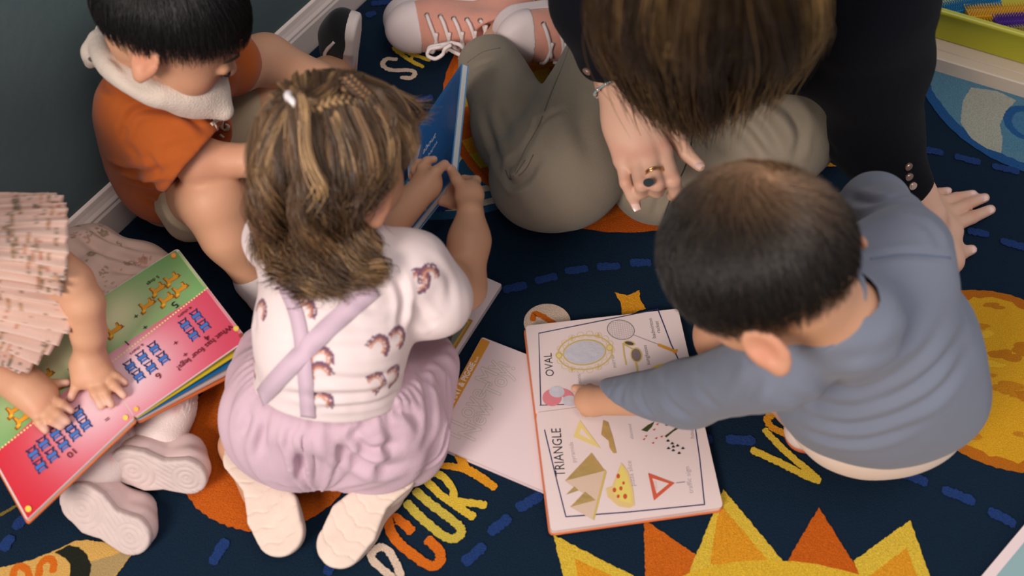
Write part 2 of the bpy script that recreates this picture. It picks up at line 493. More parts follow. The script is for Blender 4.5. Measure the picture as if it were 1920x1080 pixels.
# sun with a crown of rays
rpoly([(1037, 1003), (1060, 1095), (1225, 1100)], YEL); rpoly([(1078, 1048), (1084, 1096), (1188, 1100)], AMB)
rpoly([(1207, 974), (1210, 1090), (1355, 1075)], srgb(196, 98, 26))
rpoly([(1356, 918), (1300, 1052), (1290, 1080), (1490, 1080)], YEL); rpoly([(1350, 945), (1330, 1060), (1446, 1060)], AMB)
rpoly([(1535, 952), (1470, 1062), (1500, 1085), (1618, 1085)], srgb(190, 90, 22))
rpoly([(1706, 976), (1600, 1052), (1620, 1100), (1750, 1100)], YEL); rpoly([(1699, 1028), (1628, 1082), (1640, 1100), (1726, 1100)], AMB)
c, r = fitc([(1330, 1064), (1433, 1052), (1533, 1058), (1590, 1073)])
wdisc(c, r, srgb(214, 172, 50)); wdisc(c, r*.86, srgb(216, 150, 40))
# stars, dashes, number token
rpoly([(1152, 549), (1175, 555), (1199, 545), (1200, 562), (1211, 580), (1186, 588), (1166, 592), (1164, 570)], AMB)
rpoly([(1707, 315), (1720, 329), (1751, 341), (1737, 347), (1739, 362), (1722, 352), (1706, 360), (1711, 340)], YEL)
rpoly([(1545, 284), (1553, 303), (1568, 313), (1546, 314), (1525, 320), (1524, 306), (1519, 292), (1534, 296)], AMB)
rpoly([(480, 393), (502, 384), (505, 425), (484, 430)], srgb(150, 150, 40))
for i, (p, q) in enumerate([((948, 544), (983, 536)), ((1008, 527), (1040, 519)), ((1064, 509), (1098, 505)), ((1124, 501), (1158, 500)), ((1186, 494), (1216, 493)), ((1240, 492), (1270, 492)),
        ((974, 952), (1011, 931)), ((921, 998), (952, 973)), ((873, 1054), (905, 1026)), ((1366, 824), (1411, 827)), ((1636, 870), (1654, 878)), ((1681, 884), (1733, 904)),
        ((1771, 920), (1822, 940)), ((1857, 961), (1898, 981)), ((1726, 280), (1764, 287)), ((1794, 295), (1833, 305)), ((1864, 313), (1906, 322)), ((1818, 434), (1849, 440)),
        ((1880, 454), (1918, 464)), ((400, 1054), (422, 1017)), ((32, 988), (44, 975)), ((614, 1073), (627, 1050)), ((776, 192), (808, 184)), ((700, 8), (738, 4)), ((690, 30), (702, 26)),
        ((1300, 825), (1330, 824)), ((1250, 835), (1275, 832)), ((8, 1028), (20, 1010)), ((820, 392), (850, 387))]):
    rug.stroke([p, ((p[0]+q[0])/2, (p[1]+q[1])/2), q], .0135, BLU, jit=.0012, seed=i)
rug.stroke([(-20, 978), (14, 960), (46, 940)], .004, srgb(120, 100, 50), jit=.0006)
rug.disc(1026, 606, 44, WHT, r2=35, n=60); rug.stroke([(999, 601), (1002, 590), (1012, 592), (1030, 602), (1046, 614)], .0085, ORA, jit=.0006)
LT = [([(743, 113), (725, 112), (718, 123), (733, 133), (767, 133), (778, 138), (772, 147), (753, 147)], .0085, WHT),
      ([(738, 91), (772, 103), (806, 114)], .0080, YEL), ([(740, 94), (765, 112), (793, 127)], .0080, YEL), ([(775, 104), (769, 117)], .006, YEL),
      ([(742, 1090), (715, 1066), (697, 1048), (700, 1036), (712, 1027), (724, 1030), (738, 1048), (746, 1066), (755, 1092)], .0095, WHT),
      ([(771, 996), (753, 980), (738, 973), (731, 990), (747, 1018), (780, 1045), (806, 1062), (822, 1058), (826, 1040), (813, 1022), (803, 1014)], .0125, ORA),
      ([(763, 945), (791, 973), (822, 999), (844, 1011), (860, 1007), (864, 993), (849, 977), (813, 950), (780, 922)], .0115, srgb(196, 174, 70)),
      ([(796, 900), (827, 929), (858, 951), (887, 970)], .0105, YEL), ([(798, 902), (806, 890), (820, 889), (836, 900), (849, 918), (851, 940)], .0098, YEL),
      ([(853, 941), (880, 944), (909, 948)], .0098, YEL),
      ([(861, 854), (873, 878), (893, 891), (927, 914)], .0115, AMB), ([(828, 874), (856, 877), (876, 882)], .0095, AMB),
      ([(1434, 808), (1467, 843), (1507, 877), (1533, 899)], .0095, YEL), ([(1411, 846), (1450, 863), (1500, 888), (1534, 902)], .0105, YEL),
      ([(1452, 776), (1438, 787), (1448, 803), (1487, 822), (1549, 857)], .0098, AMB), ([(1470, 775), (1496, 796), (1500, 815), (1512, 832)], .0085, AMB)]
for i, (p, w_, col) in enumerate(LT): rug.stroke(p, w_, col, jit=.0009, seed=40+i)
# rocket in the near left corner
rpoly([(-60, 1092), (0, 1066), (67, 1049), (107, 1032), (140, 1016), (165, 1013), (205, 1020), (247, 1020), (249, 1040), (232, 1064), (205, 1095), (-60, 1130)], srgb(206, 162, 88))
rpoly([(170, 1055), (200, 1046), (246, 1030), (245, 1045), (230, 1064), (205, 1094), (168, 1096)], srgb(168, 142, 96))
rpoly([(103, 1037), (132, 1023), (150, 1027), (163, 1039), (173, 1060), (168, 1092), (131, 1096), (133, 1060), (123, 1047)], srgb(34, 36, 28))
rug.stroke([(100, 1072), (102, 1056), (92, 1048), (78, 1058), (74, 1080)], .0085, ORA, jit=.0007)
rug.stroke([(26, 1090), (28, 1070), (40, 1063), (54, 1072), (56, 1090)], .0085, ORA, jit=.0007)
rg = b.build('rug', M_rug)
tag(rg, 'dark navy space-themed play rug with planets, sun and lettering covering the floor', 'rug')

# ------------------------------------------------------------------ low shelf rail, green tray and toys in the far right corner
M_rail = mat('white_laminate', srgb(206, 188, 170), rough=0.5)
M_lime = mat('lime_plastic', srgb(176, 172, 36), rough=0.35, spec=0.5)
s0, s1 = W(1700, 118, ZR), W(1925, 186, ZR)
sd = nrm(s1-s0); sn = np.array([-sd[1], sd[0], 0]); RS = np.stack([sd, sn, np.array([0, 0, 1.])], 1)
b = MB()
prof = [(0, 0), (0, .026), (.002, .028), (.020, .028), (.021, .026), (.022, .030), (.060, .030), (.42, .030), (.42, 0)]
k = len(prof); r0 = [s0-sd*.35+sn*o+np.array([0, 0, z]) for o, z in prof]; r1 = [s0+sd*.8+sn*o+np.array([0, 0, z]) for o, z in prof]
b.add(r0+r1, [(i, i+k, (i+1) % k+k, (i+1) % k) for i in range(k)]+[tuple(range(k)), tuple(range(k, 2*k))[::-1]])
sh = b.build('shelf_base', M_rail)
tag(sh, 'low cream shelf base with a stepped front edge under the lime green tray', 'shelf')
# tray: hollow with flared rim
org = s0+sn*.036+np.array([0, 0, .031])
def tl(x, y, z): return org+sd*x+sn*y+np.array([0, 0, z])
b = MB(); L0, L1, D, Hh, t = -.26, .52, .26, .060, .003
def ringr(ins, z, fl=0): return [tl(L0+ins-fl, ins-fl, z), tl(L1-ins+fl, ins-fl, z), tl(L1-ins+fl, D-ins+fl, z), tl(L0+ins-fl, D-ins+fl, z)]
R_ = [ringr(.008, 0), ringr(0, Hh), ringr(0, Hh, .009), ringr(0, Hh+.004, .010), ringr(0, Hh+.008, .007), ringr(0, Hh+.008, 0), ringr(.004, Hh+.003), ringr(.011, .004)]
V = [p for q in R_ for p in q]; F = []
for i in range(len(R_)-1):
    for j in range(4): F.append((i*4+j, i*4+(j+1) % 4, (i+1)*4+(j+1) % 4, (i+1)*4+j))
F.append((3, 2, 1, 0)); n0 = (len(R_)-1)*4; F.append((n0, n0+1, n0+2, n0+3))
b.add(V, F)
tr = b.build('tray', M_lime, bevel=0.002)
tag(tr, 'lime green plastic tray holding coloured bristle toys in the far right corner', 'tray')
# bristle building pieces
def bristle(name, c, ang, L, Wd, col, colname, z, fan=False):
    m = mat(colname+'_plastic', col, rough=0.35, spec=0.5)
    q = MB(); d = sd*math.cos(ang)+sn*math.sin(ang); e = np.cross((0, 0, 1), d); R = np.stack([d, e, np.array([0, 0, 1.])], 1)
    c = tl(*c)+np.array([0, 0, z]); q.box(c, L/2, Wd/2*.45, .0035, R)
    n = int(L/.0045)
    for i in range(n):
        x = -L/2+(i+.5)*L/n
        for sgn in (-1, 1):
            p = c+d*x+e*sgn*Wd*.2; q.tube([p, p+e*sgn*Wd*.36+np.array([0, 0, .001])], [.0012, .0009], 5)
        for yy in (-.3, 0, .3):
            p = c+d*x+e*yy*Wd*.5+np.array([0, 0, .003]); q.tube([p, p+np.array([0, 0, .010])], [.0012, .0009], 5)
    o = q.build(name, m); return o
B_ = [((.055, .074), .75, .13, .050, srgb(30, 120, 170), 'blue', .026, 'blue bristle toy piece at the left end of the toys in the lime tray'),
      ((.115, .074), .50, .12, .045, srgb(214, 160, 30), 'yellow', .034, 'yellow bristle toy piece between the blue and purple ones in the tray'),
      ((.160, .060), .55, .13, .030, srgb(78, 44, 140), 'purple', .050, 'purple bristle toy piece lying across the yellow ones'),
      ((.215, .062), .45, .13, .048, srgb(220, 160, 20), 'orange_yellow', .026, 'yellow bristle toy piece under the right end of the purple one'),
      ((.300, .064), .3, .12, .045, srgb(30, 120, 150), 'teal', .030, 'teal bristle toy piece at the right side of the tray')]
for c_, a_, L_, w_, col, nm, z_, lab in B_:
    tag(bristle('bristle_block', (c_[0], c_[1], 0), a_, L_, w_, col, nm, z_), lab, 'toy', 'bristle toys in the tray')
# ================================================================== BOOKS
WP = srgb(228, 208, 206); INK = srgb(40, 40, 50); INDIGO = srgb(40, 40, 90)
def roundq(C, r, n=5):
    """rounded quad from 4 corners (3D)"""
    out = []
    for i in range(4):
        p, a, c = C[i], C[i-1], C[(i+1) % 4]
        da, dc = nrm(a-p), nrm(c-p)
        for j in range(n+1):
            t = j/n; P0, P2 = p+da*r, p+dc*r
            out.append((1-t)**2*P0+2*t*(1-t)*p+t*t*P2)
    return out
def up_n(C):
    n = nrm(np.cross(C[1]-C[0], C[2]-C[0])); return n if n[2] > 0 else -n
def ccw(C, n):
    return C if np.cross(C[1]-C[0], C[2]-C[1])@n > 0 else C[::-1]

# ---- open shapes book
TL, BL, BR = W(985, 611, .034), W(1033, 996, .033), W(1356, 951, .024)
TR = TL+(BR-BL)
C = [TL, BL, BR, TR]; n = up_n(C)
bk = empty('board_book', (TL+BR)/2, 'open shapes board book showing OVAL and TRIANGLE pages beside the boy in blue', 'book', 'picture books on the rug')
b = MB()
orange = srgb(206, 110, 62)
ex, ey = nrm(BR-BL), nrm(TL-BL)
Cc = [TL+(ey-ex)*.002, BL-(ey+ex)*.002, BR+(ex-ey)*.002, TR+(ex+ey)*.002]
b.prism(roundq([p-n*.0095 for p in ccw(Cc, n)], .008), n, .0022, orange)
b.build('cover', M_inkcloth, bk)
fl, fr = TL+(BL-TL)*.452, TR+(BR-TR)*.452
pg = MB()
for (a, c_, d, e) in ((TL, fl-ey*-.0004, fr-ey*-.0004, TR), (fl-ey*.0004, BL, BR, fr-ey*.0004)):
    pg.prism(roundq(ccw([a, c_, d, e], n), .006), n, .0092, WP)
pg.build('page_block', M_ink, bk)
b = MB(); S = Sheet(TL, n, b)
S.stroke([(1228+5, 580), (1010, 625), (1012, 690), (1014, 760)], .0016, INDIGO); S.stroke([(1233, 579), (1247, 615), (1258, 645), (1275, 680), (1297, 726)], .0018, INDIGO)
S.stroke([(1012, 760), (1100, 757)], .0012, INDIGO)
S.stroke([(1021, 806), (1040, 885), (1061, 969)], .0015, INDIGO); S.stroke([(1061, 969), (1180, 960), (1321, 946)], .0016, INDIGO); S.stroke([(1321, 946), (1312, 860), (1302, 790)], .0016, INDIGO)
S.text('OVAL', (1039, 705), (1034, 662), INK, h=1.15); S.text('TRIANGLE', (1060, 893), (1051, 803), INK, h=1.25)
S.text('badminton', (1230, 634), (1222, 597), srgb(90, 84, 90)); S.text('racket', (1238, 624), (1234, 602), srgb(90, 84, 90))
S.text('sunglasses', (1219, 684), (1212, 647), srgb(110, 100, 106)); S.text('mirror', (1156, 689), (1150, 664), srgb(150, 138, 142)); S.text('balloons', (1092, 733), (1088, 702), srgb(150, 138, 142))
S.text('pyramids', (1080, 867), (1074, 829), srgb(176, 160, 166)); S.text('traffic sign', (1300, 925), (1292, 875), srgb(176, 160, 166)); S.text('pizza slice', (1191, 911), (1183, 864), srgb(180, 164, 168)); S.text('house', (1302, 822), (1299, 797), srgb(150, 138, 142)); S.text('diamond', (1188, 823), (1183, 795), srgb(176, 160, 166))
GO = srgb(206, 178, 96)
# mirror
S.ring(1097, 661, 51, 32, .0018, GO, rot=-.10); 
rs = np.random.RandomState(1)
for i in range(18):
    t = i/18*6.283; x, y = 1097+49*math.cos(t), 661+34*math.sin(t)-.1*49*math.cos(t)
    S.ring(x, y, 6.5, 5.5, .0007, srgb(214, 186, 140), n=14)
    if i % 3 == 0: S.poly([(x, y-5), (x+1.5, y-1.5), (x+5, y), (x+1.5, y+1.5), (x, y+5), (x-1.5, y+1.5), (x-5, y), (x-1.5, y-1.5)], GO)
S.disc(1048, 667, 6, GO); S.disc(1143, 652, 6.5, GO); S.disc(1048, 667, 4, srgb(224, 204, 140)); S.disc(1143, 652, 4.5, srgb(224, 204, 140))
S.disc(1096, 661, 41, GO, r2=24.5, rot=-.10); S.disc(1096, 661, 38.5, (1, 1, 1), r2=22, rot=-.10, m=1)
# racket
S.ring(1164, 618.5, 25.5, 18, .0010, srgb(120, 112, 112), rot=.18)
for i in range(-5, 6):
    q = i*4.2; h_ = 17*math.sqrt(max(0, 1-(q/25)**2)); S.stroke([(1164+q-h_*.15, 618.5-h_), (1164+q+h_*.15, 618.5+h_)], .0003, srgb(186, 174, 176), caps=False)
for i in range(-4, 5):
    q = i*3.8; h_ = 24*math.sqrt(max(0, 1-(q/17.5)**2)); S.stroke([(1164-h_, 618.5+q-h_*.18), (1164+h_, 618.5+q+h_*.18)], .0003, srgb(186, 174, 176), caps=False)
S.stroke([(1187, 628), (1234, 646)], .0008, srgb(140, 130, 128)); S.stroke([(1235, 647), (1268, 660)], .0046, srgb(214, 150, 50)); S.stroke([(1264, 662), (1269, 656)], .003, AMB)
# sunglasses
S.stroke([(1168, 644), (1170, 664), (1174, 684)], .0020, GO); S.stroke([(1190, 672), (1195, 690), (1196, 704)], .0026, GO)
S.disc(1180, 644, 11, GO, r2=4.5, rot=.2); S.disc(1180, 644, 8.5, srgb(84, 74, 70), r2=3.2, rot=.2); S.stroke([(1170, 646), (1186, 655)], .0016, GO)
S.disc(1193, 666, 11, GO, r2=14, rot=-.2); S.disc(1193, 666, 9, srgb(126, 110, 108), r2=12, rot=-.2)
S.disc(1240, 692, 24, srgb(222, 190, 70), r2=9, rot=-.25); S.disc(1225, 694, 5, srgb(230, 204, 110), r2=3)
# balloons
S.disc(1035, 746, 18, srgb(216, 128, 136), r2=16); S.disc(1060, 738, 17, srgb(216, 128, 136), r2=8, rot=.4); S.disc(1044, 735, 14.5, (1, 1, 1), r2=10.5, m=1, rot=.1); S.disc(1068, 752, 13.5, (1, 1, 1), r2=10, m=1)
# triangles
S.poly([(1087, 788), (1075, 819), (1126, 841)], srgb(226, 204, 130)); S.poly([(1090, 803), (1086, 814), (1109, 826)], WP)
GOLD = (1, 1, 1)
S.poly([(1109, 849), (1059, 902), (1134, 883)], GOLD, m=2); S.poly([(1059, 902), (1134, 883), (1113, 976), (1068, 950), (1114, 937), (1080, 917)], srgb(214, 186, 166))
S.poly([(1077, 912), (1061, 928), (1085, 920)], GOLD, m=2); S.poly([(1097, 922), (1069, 951), (1117, 938)], GOLD, m=2); S.poly([(1134, 880), (1137, 886), (1114, 976), (1111, 972)], GO)
S.poly([(1131, 788), (1127, 815), (1141, 827), (1143, 840), (1150, 850), (1156, 850), (1149, 820), (1140, 792)], GOLD, m=2)
S.poly([(1165, 868), (1148, 912), (1136, 916), (1139, 932), (1160, 950), (1180, 953), (1190, 948), (1187, 920), (1178, 885)], srgb(222, 192, 130))
S.poly([(1165, 872), (1154, 905), (1150, 925), (1165, 940), (1183, 944), (1183, 920), (1175, 890)], srgb(226, 206, 110))
for (u, v, a_) in ((1159, 893, .9), (1169, 906, .6), (1152, 919, .9), (1164, 916, .8), (1159, 931, .7), (1172, 931, 1)): S.disc(u, v, 3.2*a_+.6, srgb(196, 84, 50), r2=5*a_)
S.poly([(1215, 887), (1265, 906), (1226, 939)], srgb(206, 92, 66)); S.poly([(1223, 897), (1254, 907), (1231, 926)], WP); S.stroke([(1268, 906), (1284, 904)], .0012, srgb(150, 140, 150)); S.text('YIELD', (1233, 921), (1230, 902), srgb(200, 150, 140))
S.poly([(1202, 807), (1215, 797), (1227, 791), (1222, 801), (1213, 810)], srgb(66, 70, 36)); S.poly([(1246, 818), (1262, 806), (1278, 793), (1272, 804), (1262, 810), (1249, 821)], srgb(66, 70, 36))
for (u, v) in ((1211, 818), (1207, 824), (1226, 806), (1230, 822), (1224, 831), (1240, 819), (1232, 796)): S.poly([(u-3, v), (u+3, v-2), (u+1, v+2)], srgb(200, 80, 70))
for (u, v) in ((1250, 797), (1252, 827), (1260, 832), (1270, 836), (1262, 838), (1253, 841), (1280, 841), (1262, 845), (1273, 850)): S.poly([(u-3.5, v+1), (u, v-3), (u+4, v+1), (u, v+2)], srgb(50, 46, 50))
M_mirror = mat('silver_foil', srgb(214, 210, 220), rough=0.3, metal=0.2, bump=0.5, bscale=90)
M_gold = mat('gold_foil', srgb(206, 174, 110), rough=0.28, metal=0.4, bump=1.0, bscale=60)
b.build('print', [M_ink, M_mirror, M_gold], bk)

# ---- closed storybook
A, Bc = W(905, 635, .019), W(801, 826, .019); A[2] = Bc[2] = .0195
e1 = nrm(Bc-A); e2 = np.array([-e1[1], e1[0], 0])
if e2[0] < 0: e2 = -e2
Hb = .235; C = [A, Bc, Bc+e2*Hb, A+e2*Hb]; n = np.array([0, 0, 1.])
# the shapes book lies on its far end
bk = empty('storybook', (C[0]+C[2])/2, 'closed pale pink hardcover reading I Love My New Toy! partly under the shapes book', 'book', 'picture books on the rug')
b = MB(); b.prism(roundq(ccw([p-n*.0022 for p in C], n), .002), n, .0055, srgb(214, 200, 196)); b.build('page_block', M_ink, bk)
b = MB(); pk = srgb(226, 204, 206)
Ci = [p for p in C]; Co = [A-e1*.002-e2*.002, Bc+e1*.002-e2*.002, Bc+e1*.002+e2*(Hb+.002), A-e1*.002+e2*(Hb+.002)]
b.prism(roundq(ccw(Co, n), .004), n, .002, pk); b.prism(roundq(ccw([p-n*.0077 for p in Co], n), .004), n, .0016, pk)
S = Sheet(A, n, b)
pa, pb = (905, 635), (801, 826)
S.poly([(903, 634), (919, 641), (813, 834), (797, 827)], srgb(218, 148, 50))
S.text('AN ELEPHANT & PIGGIE', (823, 807), (892, 682), srgb(240, 226, 216), bold=.03, h=1.1); S.text('Book', (893, 680), (898, 669), srgb(240, 226, 216), bold=.02)
oc = srgb(188, 172, 160); ic = srgb(226, 208, 206)
def outlined(S, t, p0, p1, h=1.0):
    for dx, dy in ((-.8, -.5), (.8, .5), (-.5, .8), (.5, -.8)): S.text(t, (p0[0]+dx, p0[1]+dy), (p1[0]+dx, p1[1]+dy), oc, h=h)
    S.text(t, p0, p1, ic, h=h)
outlined(S, 'I Love My', (862, 823), (944, 684), 1.15); outlined(S, 'New Toy!', (890, 827), (966, 690), 1.15)
S.stroke([(803, 829), (1040, 931)], .0012, srgb(206, 182, 186))
b.build('cover', M_inkcloth, bk)

# ---- white picture book with a framed portrait, mostly under the girl
A = W(941, 533, .022); B2 = W(834, 698, .022); A[2] = B2[2] = .022
e1 = nrm(B2-A); e2 = np.array([e1[1], -e1[0], 0])
if e2[0] > 0: e2 = -e2
Lb = np.linalg.norm(B2-A)+.05; C = [A, A+e1*Lb, A+e1*Lb+e2*.17, A+e2*.17]
bk = empty('picture_book', (C[0]+C[2])/2, 'white picture book with a gold-framed portrait on its cover, half hidden under the girl', 'book', 'picture books on the rug')
b = MB(); b.prism(roundq(ccw([p-n*.0018 for p in C], n), .002), n, .007, srgb(216, 202, 200)); b.build('page_block', M_ink, bk)
b = MB(); b.prism(roundq(ccw(C, n), .003), n, .0017, srgb(232, 212, 214)); b.prism(roundq(ccw([p-n*.0089 for p in C], n), .003), n, .0015, srgb(232, 212, 214))
S = Sheet(A, n, b)
S.poly([(835, 579), (887, 601), (834, 688), (760, 660), (778, 560)], srgb(190, 144, 60)); S.poly([(834, 583), (881, 603), (831, 683), (766, 655), (782, 566)], srgb(214, 172, 84)); S.poly([(833, 587), (877, 605), (828, 679), (772, 652), (786, 572)], srgb(132, 140, 124))
S.disc(851, 600, 5, srgb(110, 84, 72), r2=5.5); S.disc(846, 609, 8, srgb(196, 180, 168), r2=7); S.poly([(838, 608), (852, 612), (846, 640), (822, 652), (806, 640), (822, 622)], srgb(92, 90, 84)); S.disc(812, 628, 9, srgb(170, 160, 140), r2=6); S.poly([(800, 650), (830, 655), (826, 672), (796, 664)], srgb(104, 108, 92))
S.text('ART', (838, 548), (873, 562), INK, h=1.1)
b.build('cover', M_inkcloth, bk)

# ---- counting book across the lap
ZB = .125
P1, P2, Pf = W(333, 465, ZB), W(464, 636, ZB), W(253, 784, ZB)
P5 = W(50, 976, ZB)
ax_ = nrm(Pf-P2); n = np.array([0, 0, 1.]); Pt = Pf+(P1-P2); P6 = P5+(P1-P2)
bk = empty('counting_book', (P1+P5)/2, 'open green and pink counting board book asking What has four legs? on a lap', 'book')
b = MB()
pgW = srgb(214, 200, 196)
b.prism(roundq(ccw([Pf, P5, P6, Pt], n), .004), n, .0045, pgW); 
b.prism(roundq(ccw([P1, P2, Pf, Pt], n), .006), n, .0018, pgW)
b.build('page_block', M_ink, bk)
# lower leaves fan down to the right
hinge = nrm(Pt-Pf); wv = P2-Pf
def swing(p, ang, dz):
    r_ = p-Pf; al = hinge*(r_@hinge); pe = r_-al; L = np.linalg.norm(pe); d = pe/L if L > 1e-9 else pe
    return Pf+al+d*L*math.cos(ang)-np.array([0, 0, 1])*L*math.sin(ang)-np.array([0, 0, dz])
for nm, ang, dz, col, th in (('leaf', .085, .0025, srgb(206, 186, 44), .0018), ('leaf', .17, .0048, srgb(28, 108, 168), .0018), ('leaf', .25, .0070, srgb(206, 186, 182), .0035), ('cover', .29, .0110, orange, .002)):
    b = MB(); q = [swing(p, ang, dz) for p in (P1, P2, Pf, Pt)]
    if nm == 'cover': q = [p+ (ax_*-.002 if i < 2 else 0)+hinge*(.002 if i in (0, 3) else -.002) for i, p in enumerate(q)]
    nn = up_n(q); b.prism(roundq(ccw(q, nn), .006), nn, th, col)
    if nm == 'leaf': 
        S = Sheet(q[0], nn, b); S.disc(457, 655 if dz < .003 else 668, 5, srgb(226, 196, 90))
    b.build(nm, M_ink, bk)
b = MB(); q = [p-n*.0048+ax_*.002*(1 if i in (1, 2) else 0)+hinge*(.002 if i in (2, 3) else -.0022) for i, p in enumerate([Pf, P5, P6, Pt])]
b.prism(roundq(ccw(q, n), .004), n, .0022, orange); b.build('cover', M_inkcloth, bk)
b = MB(); S = Sheet(P1, n, b)
def pgrad(A, Bx, Cx, N, Mm, f):
    S.l += S.step
    G = [[A+(Bx-A)*i/N+(Cx-A)*j/Mm+n*S.l for j in range(Mm+1)] for i in range(N+1)]
    sg = 1 if np.cross(Bx-A, Cx-A)@n > 0 else -1
    for i in range(N):
        for j in range(Mm):
            q = [G[i][j], G[i+1][j], G[i+1][j+1], G[i][j+1]]
            b.add(q, [(0, 1, 2, 3)[::sg]], f((i+.5)/N, (j+.5)/Mm))
def mix(a, c_, t): t = max(0, min(1, t)); return tuple(x*(1-t)+y*t for x, y in zip(a, c_))
PK, RD, PW = srgb(214, 84, 112), srgb(206, 40, 56), srgb(232, 196, 206); GR, GD, GW = srgb(120, 172, 108), srgb(84, 140, 60), srgb(222, 222, 176)
ins = .0012
def f_page(left):
    def f(s, t):
        x = (1-s) if not left else s                     # 0 at fold
        wob_ = .06*math.sin(9*s+5*t)
        if t < .55: # pink half
            g = math.exp(-((x-.12)/.42)**2-((t-.30)/.30)**2)
            return mix(mix(PK, RD, (x if left else x*.25)+wob_), PW, g*1.05)
        g = math.exp(-((x-.25+wob_)/.42)**2-((t-.78)/.22)**2)
        return mix(mix(GR, GD, .35*abs(math.sin(5*x+3*t))), GW, g)
    return f
i1 = hinge*ins
pgrad(P2+ax_*.004+i1, Pf-ax_*.0006+i1, P1+ax_*.004-i1, 52, 44, f_page(False)); pgrad(Pf+ax_*.0006+i1, P5-ax_*.002+i1, Pt+ax_*.0006-i1, 52, 44, f_page(True))
pgrad(P2+ax_*.0006+i1*5, P2+ax_*.0042+i1*5, P1+ax_*.0006-i1*5, 1, 44, f_page(False))
# dotted rule between the halves
d0, d1 = P2+(P1-P2)*.55, P5+(P6-P5)*.55
for i in range(76):
    p = d0+(d1-d0)*(i+.3)/76+n*(S.l+.0002); a_ = np.linspace(0, 6.283, 8, endpoint=False)
    b.add([p+np.array([math.cos(t)*.0014, math.sin(t)*.0014, 0]) for t in a_], [tuple(range(8))], srgb(240, 216, 150))
S.l += .0003
rr = hinge; cc = ax_
def local(u, v):
    return S.at(u, v)
def shape(u, v, pts, col, sc=1):
    """glyph in the page's own axes: x along the reading direction, y towards the head of the page's text"""
    S.l += S.step; o = S.at(u, v, S.l)
    P_ = [o+cc*x*sc+(-rr)*y*sc for x, y in pts]
    nn = sum(np.cross(P_[i]-P_[0], P_[(i+1) % len(P_)]-P_[0]) for i in range(len(P_))); f = tuple(range(len(P_)))
    b.add(P_, [f if nn@n > 0 else f[::-1]], col)
def rect(x0, y0, x1, y1): return [(x0, y0), (x1, y0), (x1, y1), (x0, y1)]
DG, DGo = srgb(232, 160, 48), srgb(150, 92, 26); CHb, CHo = srgb(72, 116, 190), srgb(36, 48, 100)
def dog(u, v):
    P_ = [(-.009, -.002), (-.010, .003), (-.006, .004), (.004, .0035), (.006, .008), (.011, .009), (.012, .0045), (.009, .003), (.008, -.001), (.009, -.008), (.006, -.008), (.005, -.002), (-.004, -.0025), (-.004, -.008), (-.007, -.008), (-.007, -.002)]
    shape(u, v, [(x*1.18, y*1.15) for x, y in P_], DGo, .95); shape(u, v, P_, DG, .93)
    shape(u, v, rect(-.013, .002, -.008, .004), DGo, .9); shape(u, v, rect(.006, .0035, .009, .0065), srgb(240, 200, 70), 1)
def chair(u, v):
    for sx in (-1, 1):
        shape(u, v, [(sx*.0035, -.001), (sx*.0065, -.009), (sx*.0045, -.0095), (sx*.0015, -.001)], CHo)
        shape(u, v, [(sx*.0028, .001), (sx*.0048, .0095), (sx*.0062, .009), (sx*.0044, .001)], CHo)
    shape(u, v, rect(-.0062, -.0032, .0062, .0032), CHo); shape(u, v, rect(-.0054, -.0024, .0054, .0026), CHb)
    shape(u, v, rect(-.0040, .0045, .0040, .0075), CHb); shape(u, v, rect(-.0032, -.0085, .0032, -.0068), CHo)
for q in ((323, 523), (297, 542), (339, 542), (313, 561), (277, 572), (216, 619), (29, 767), (43, 785), (86, 706), (104, 732)): dog(*q)
for q in ((368, 592), (347, 609), (383, 611), (362, 628), (289, 653), (267, 670), (306, 672), (283, 689), (244, 687), (260, 705), (147, 775), (160, 796), (127, 797), (140, 814), (104, 813), (119, 834), (82, 832), (98, 854), (63, 851), (76, 874)): chair(*q)
BRN = srgb(110, 30, 44)
S.text('What has four legs?', (432, 609), (330, 690), BRN, bold=.012, h=1.05)
for t_, p0, p1, col in (('4 chairs', (357, 575), (333, 594), BRN), ('6 chairs', (267, 645), (243, 664), BRN), ('5 dogs', (296, 517), (275, 533), srgb(40, 60, 30)),
                       ('4', (388, 628), (381, 634), BRN), ('6', (297, 699), (290, 705), BRN), ('10', (137, 842), (124, 853), BRN), ('5', (327, 566), (320, 572), INK), ('1', (236, 640), (232, 643), INK),
                       ('+', (256, 588), (249, 593), INK), ('+', (273, 609), (266, 614), INK), ('+', (330, 638), (323, 643), BRN), ('+', (348, 660), (341, 665), BRN), ('=', (132, 687), (125, 692), INK), ('=', (202, 781), (195, 786), BRN)):
    S.text(t_, p0, p1, col, bold=.01)
for (u, v, r_, col) in ((326, 480, 5.5, srgb(232, 140, 70)), (326, 480, 3.5, srgb(240, 176, 90)), (443, 617, 5.5, srgb(232, 190, 90)), (443, 617, 3.5, srgb(240, 214, 110)), (452, 630, 4, srgb(150, 70, 60)), (256, 768, 4.6, srgb(236, 190, 80)), (236, 784, 5, srgb(240, 210, 100)), (54, 955, 6, srgb(240, 206, 90))): S.disc(u, v, r_, col)
b.build('print', M_ink, bk)

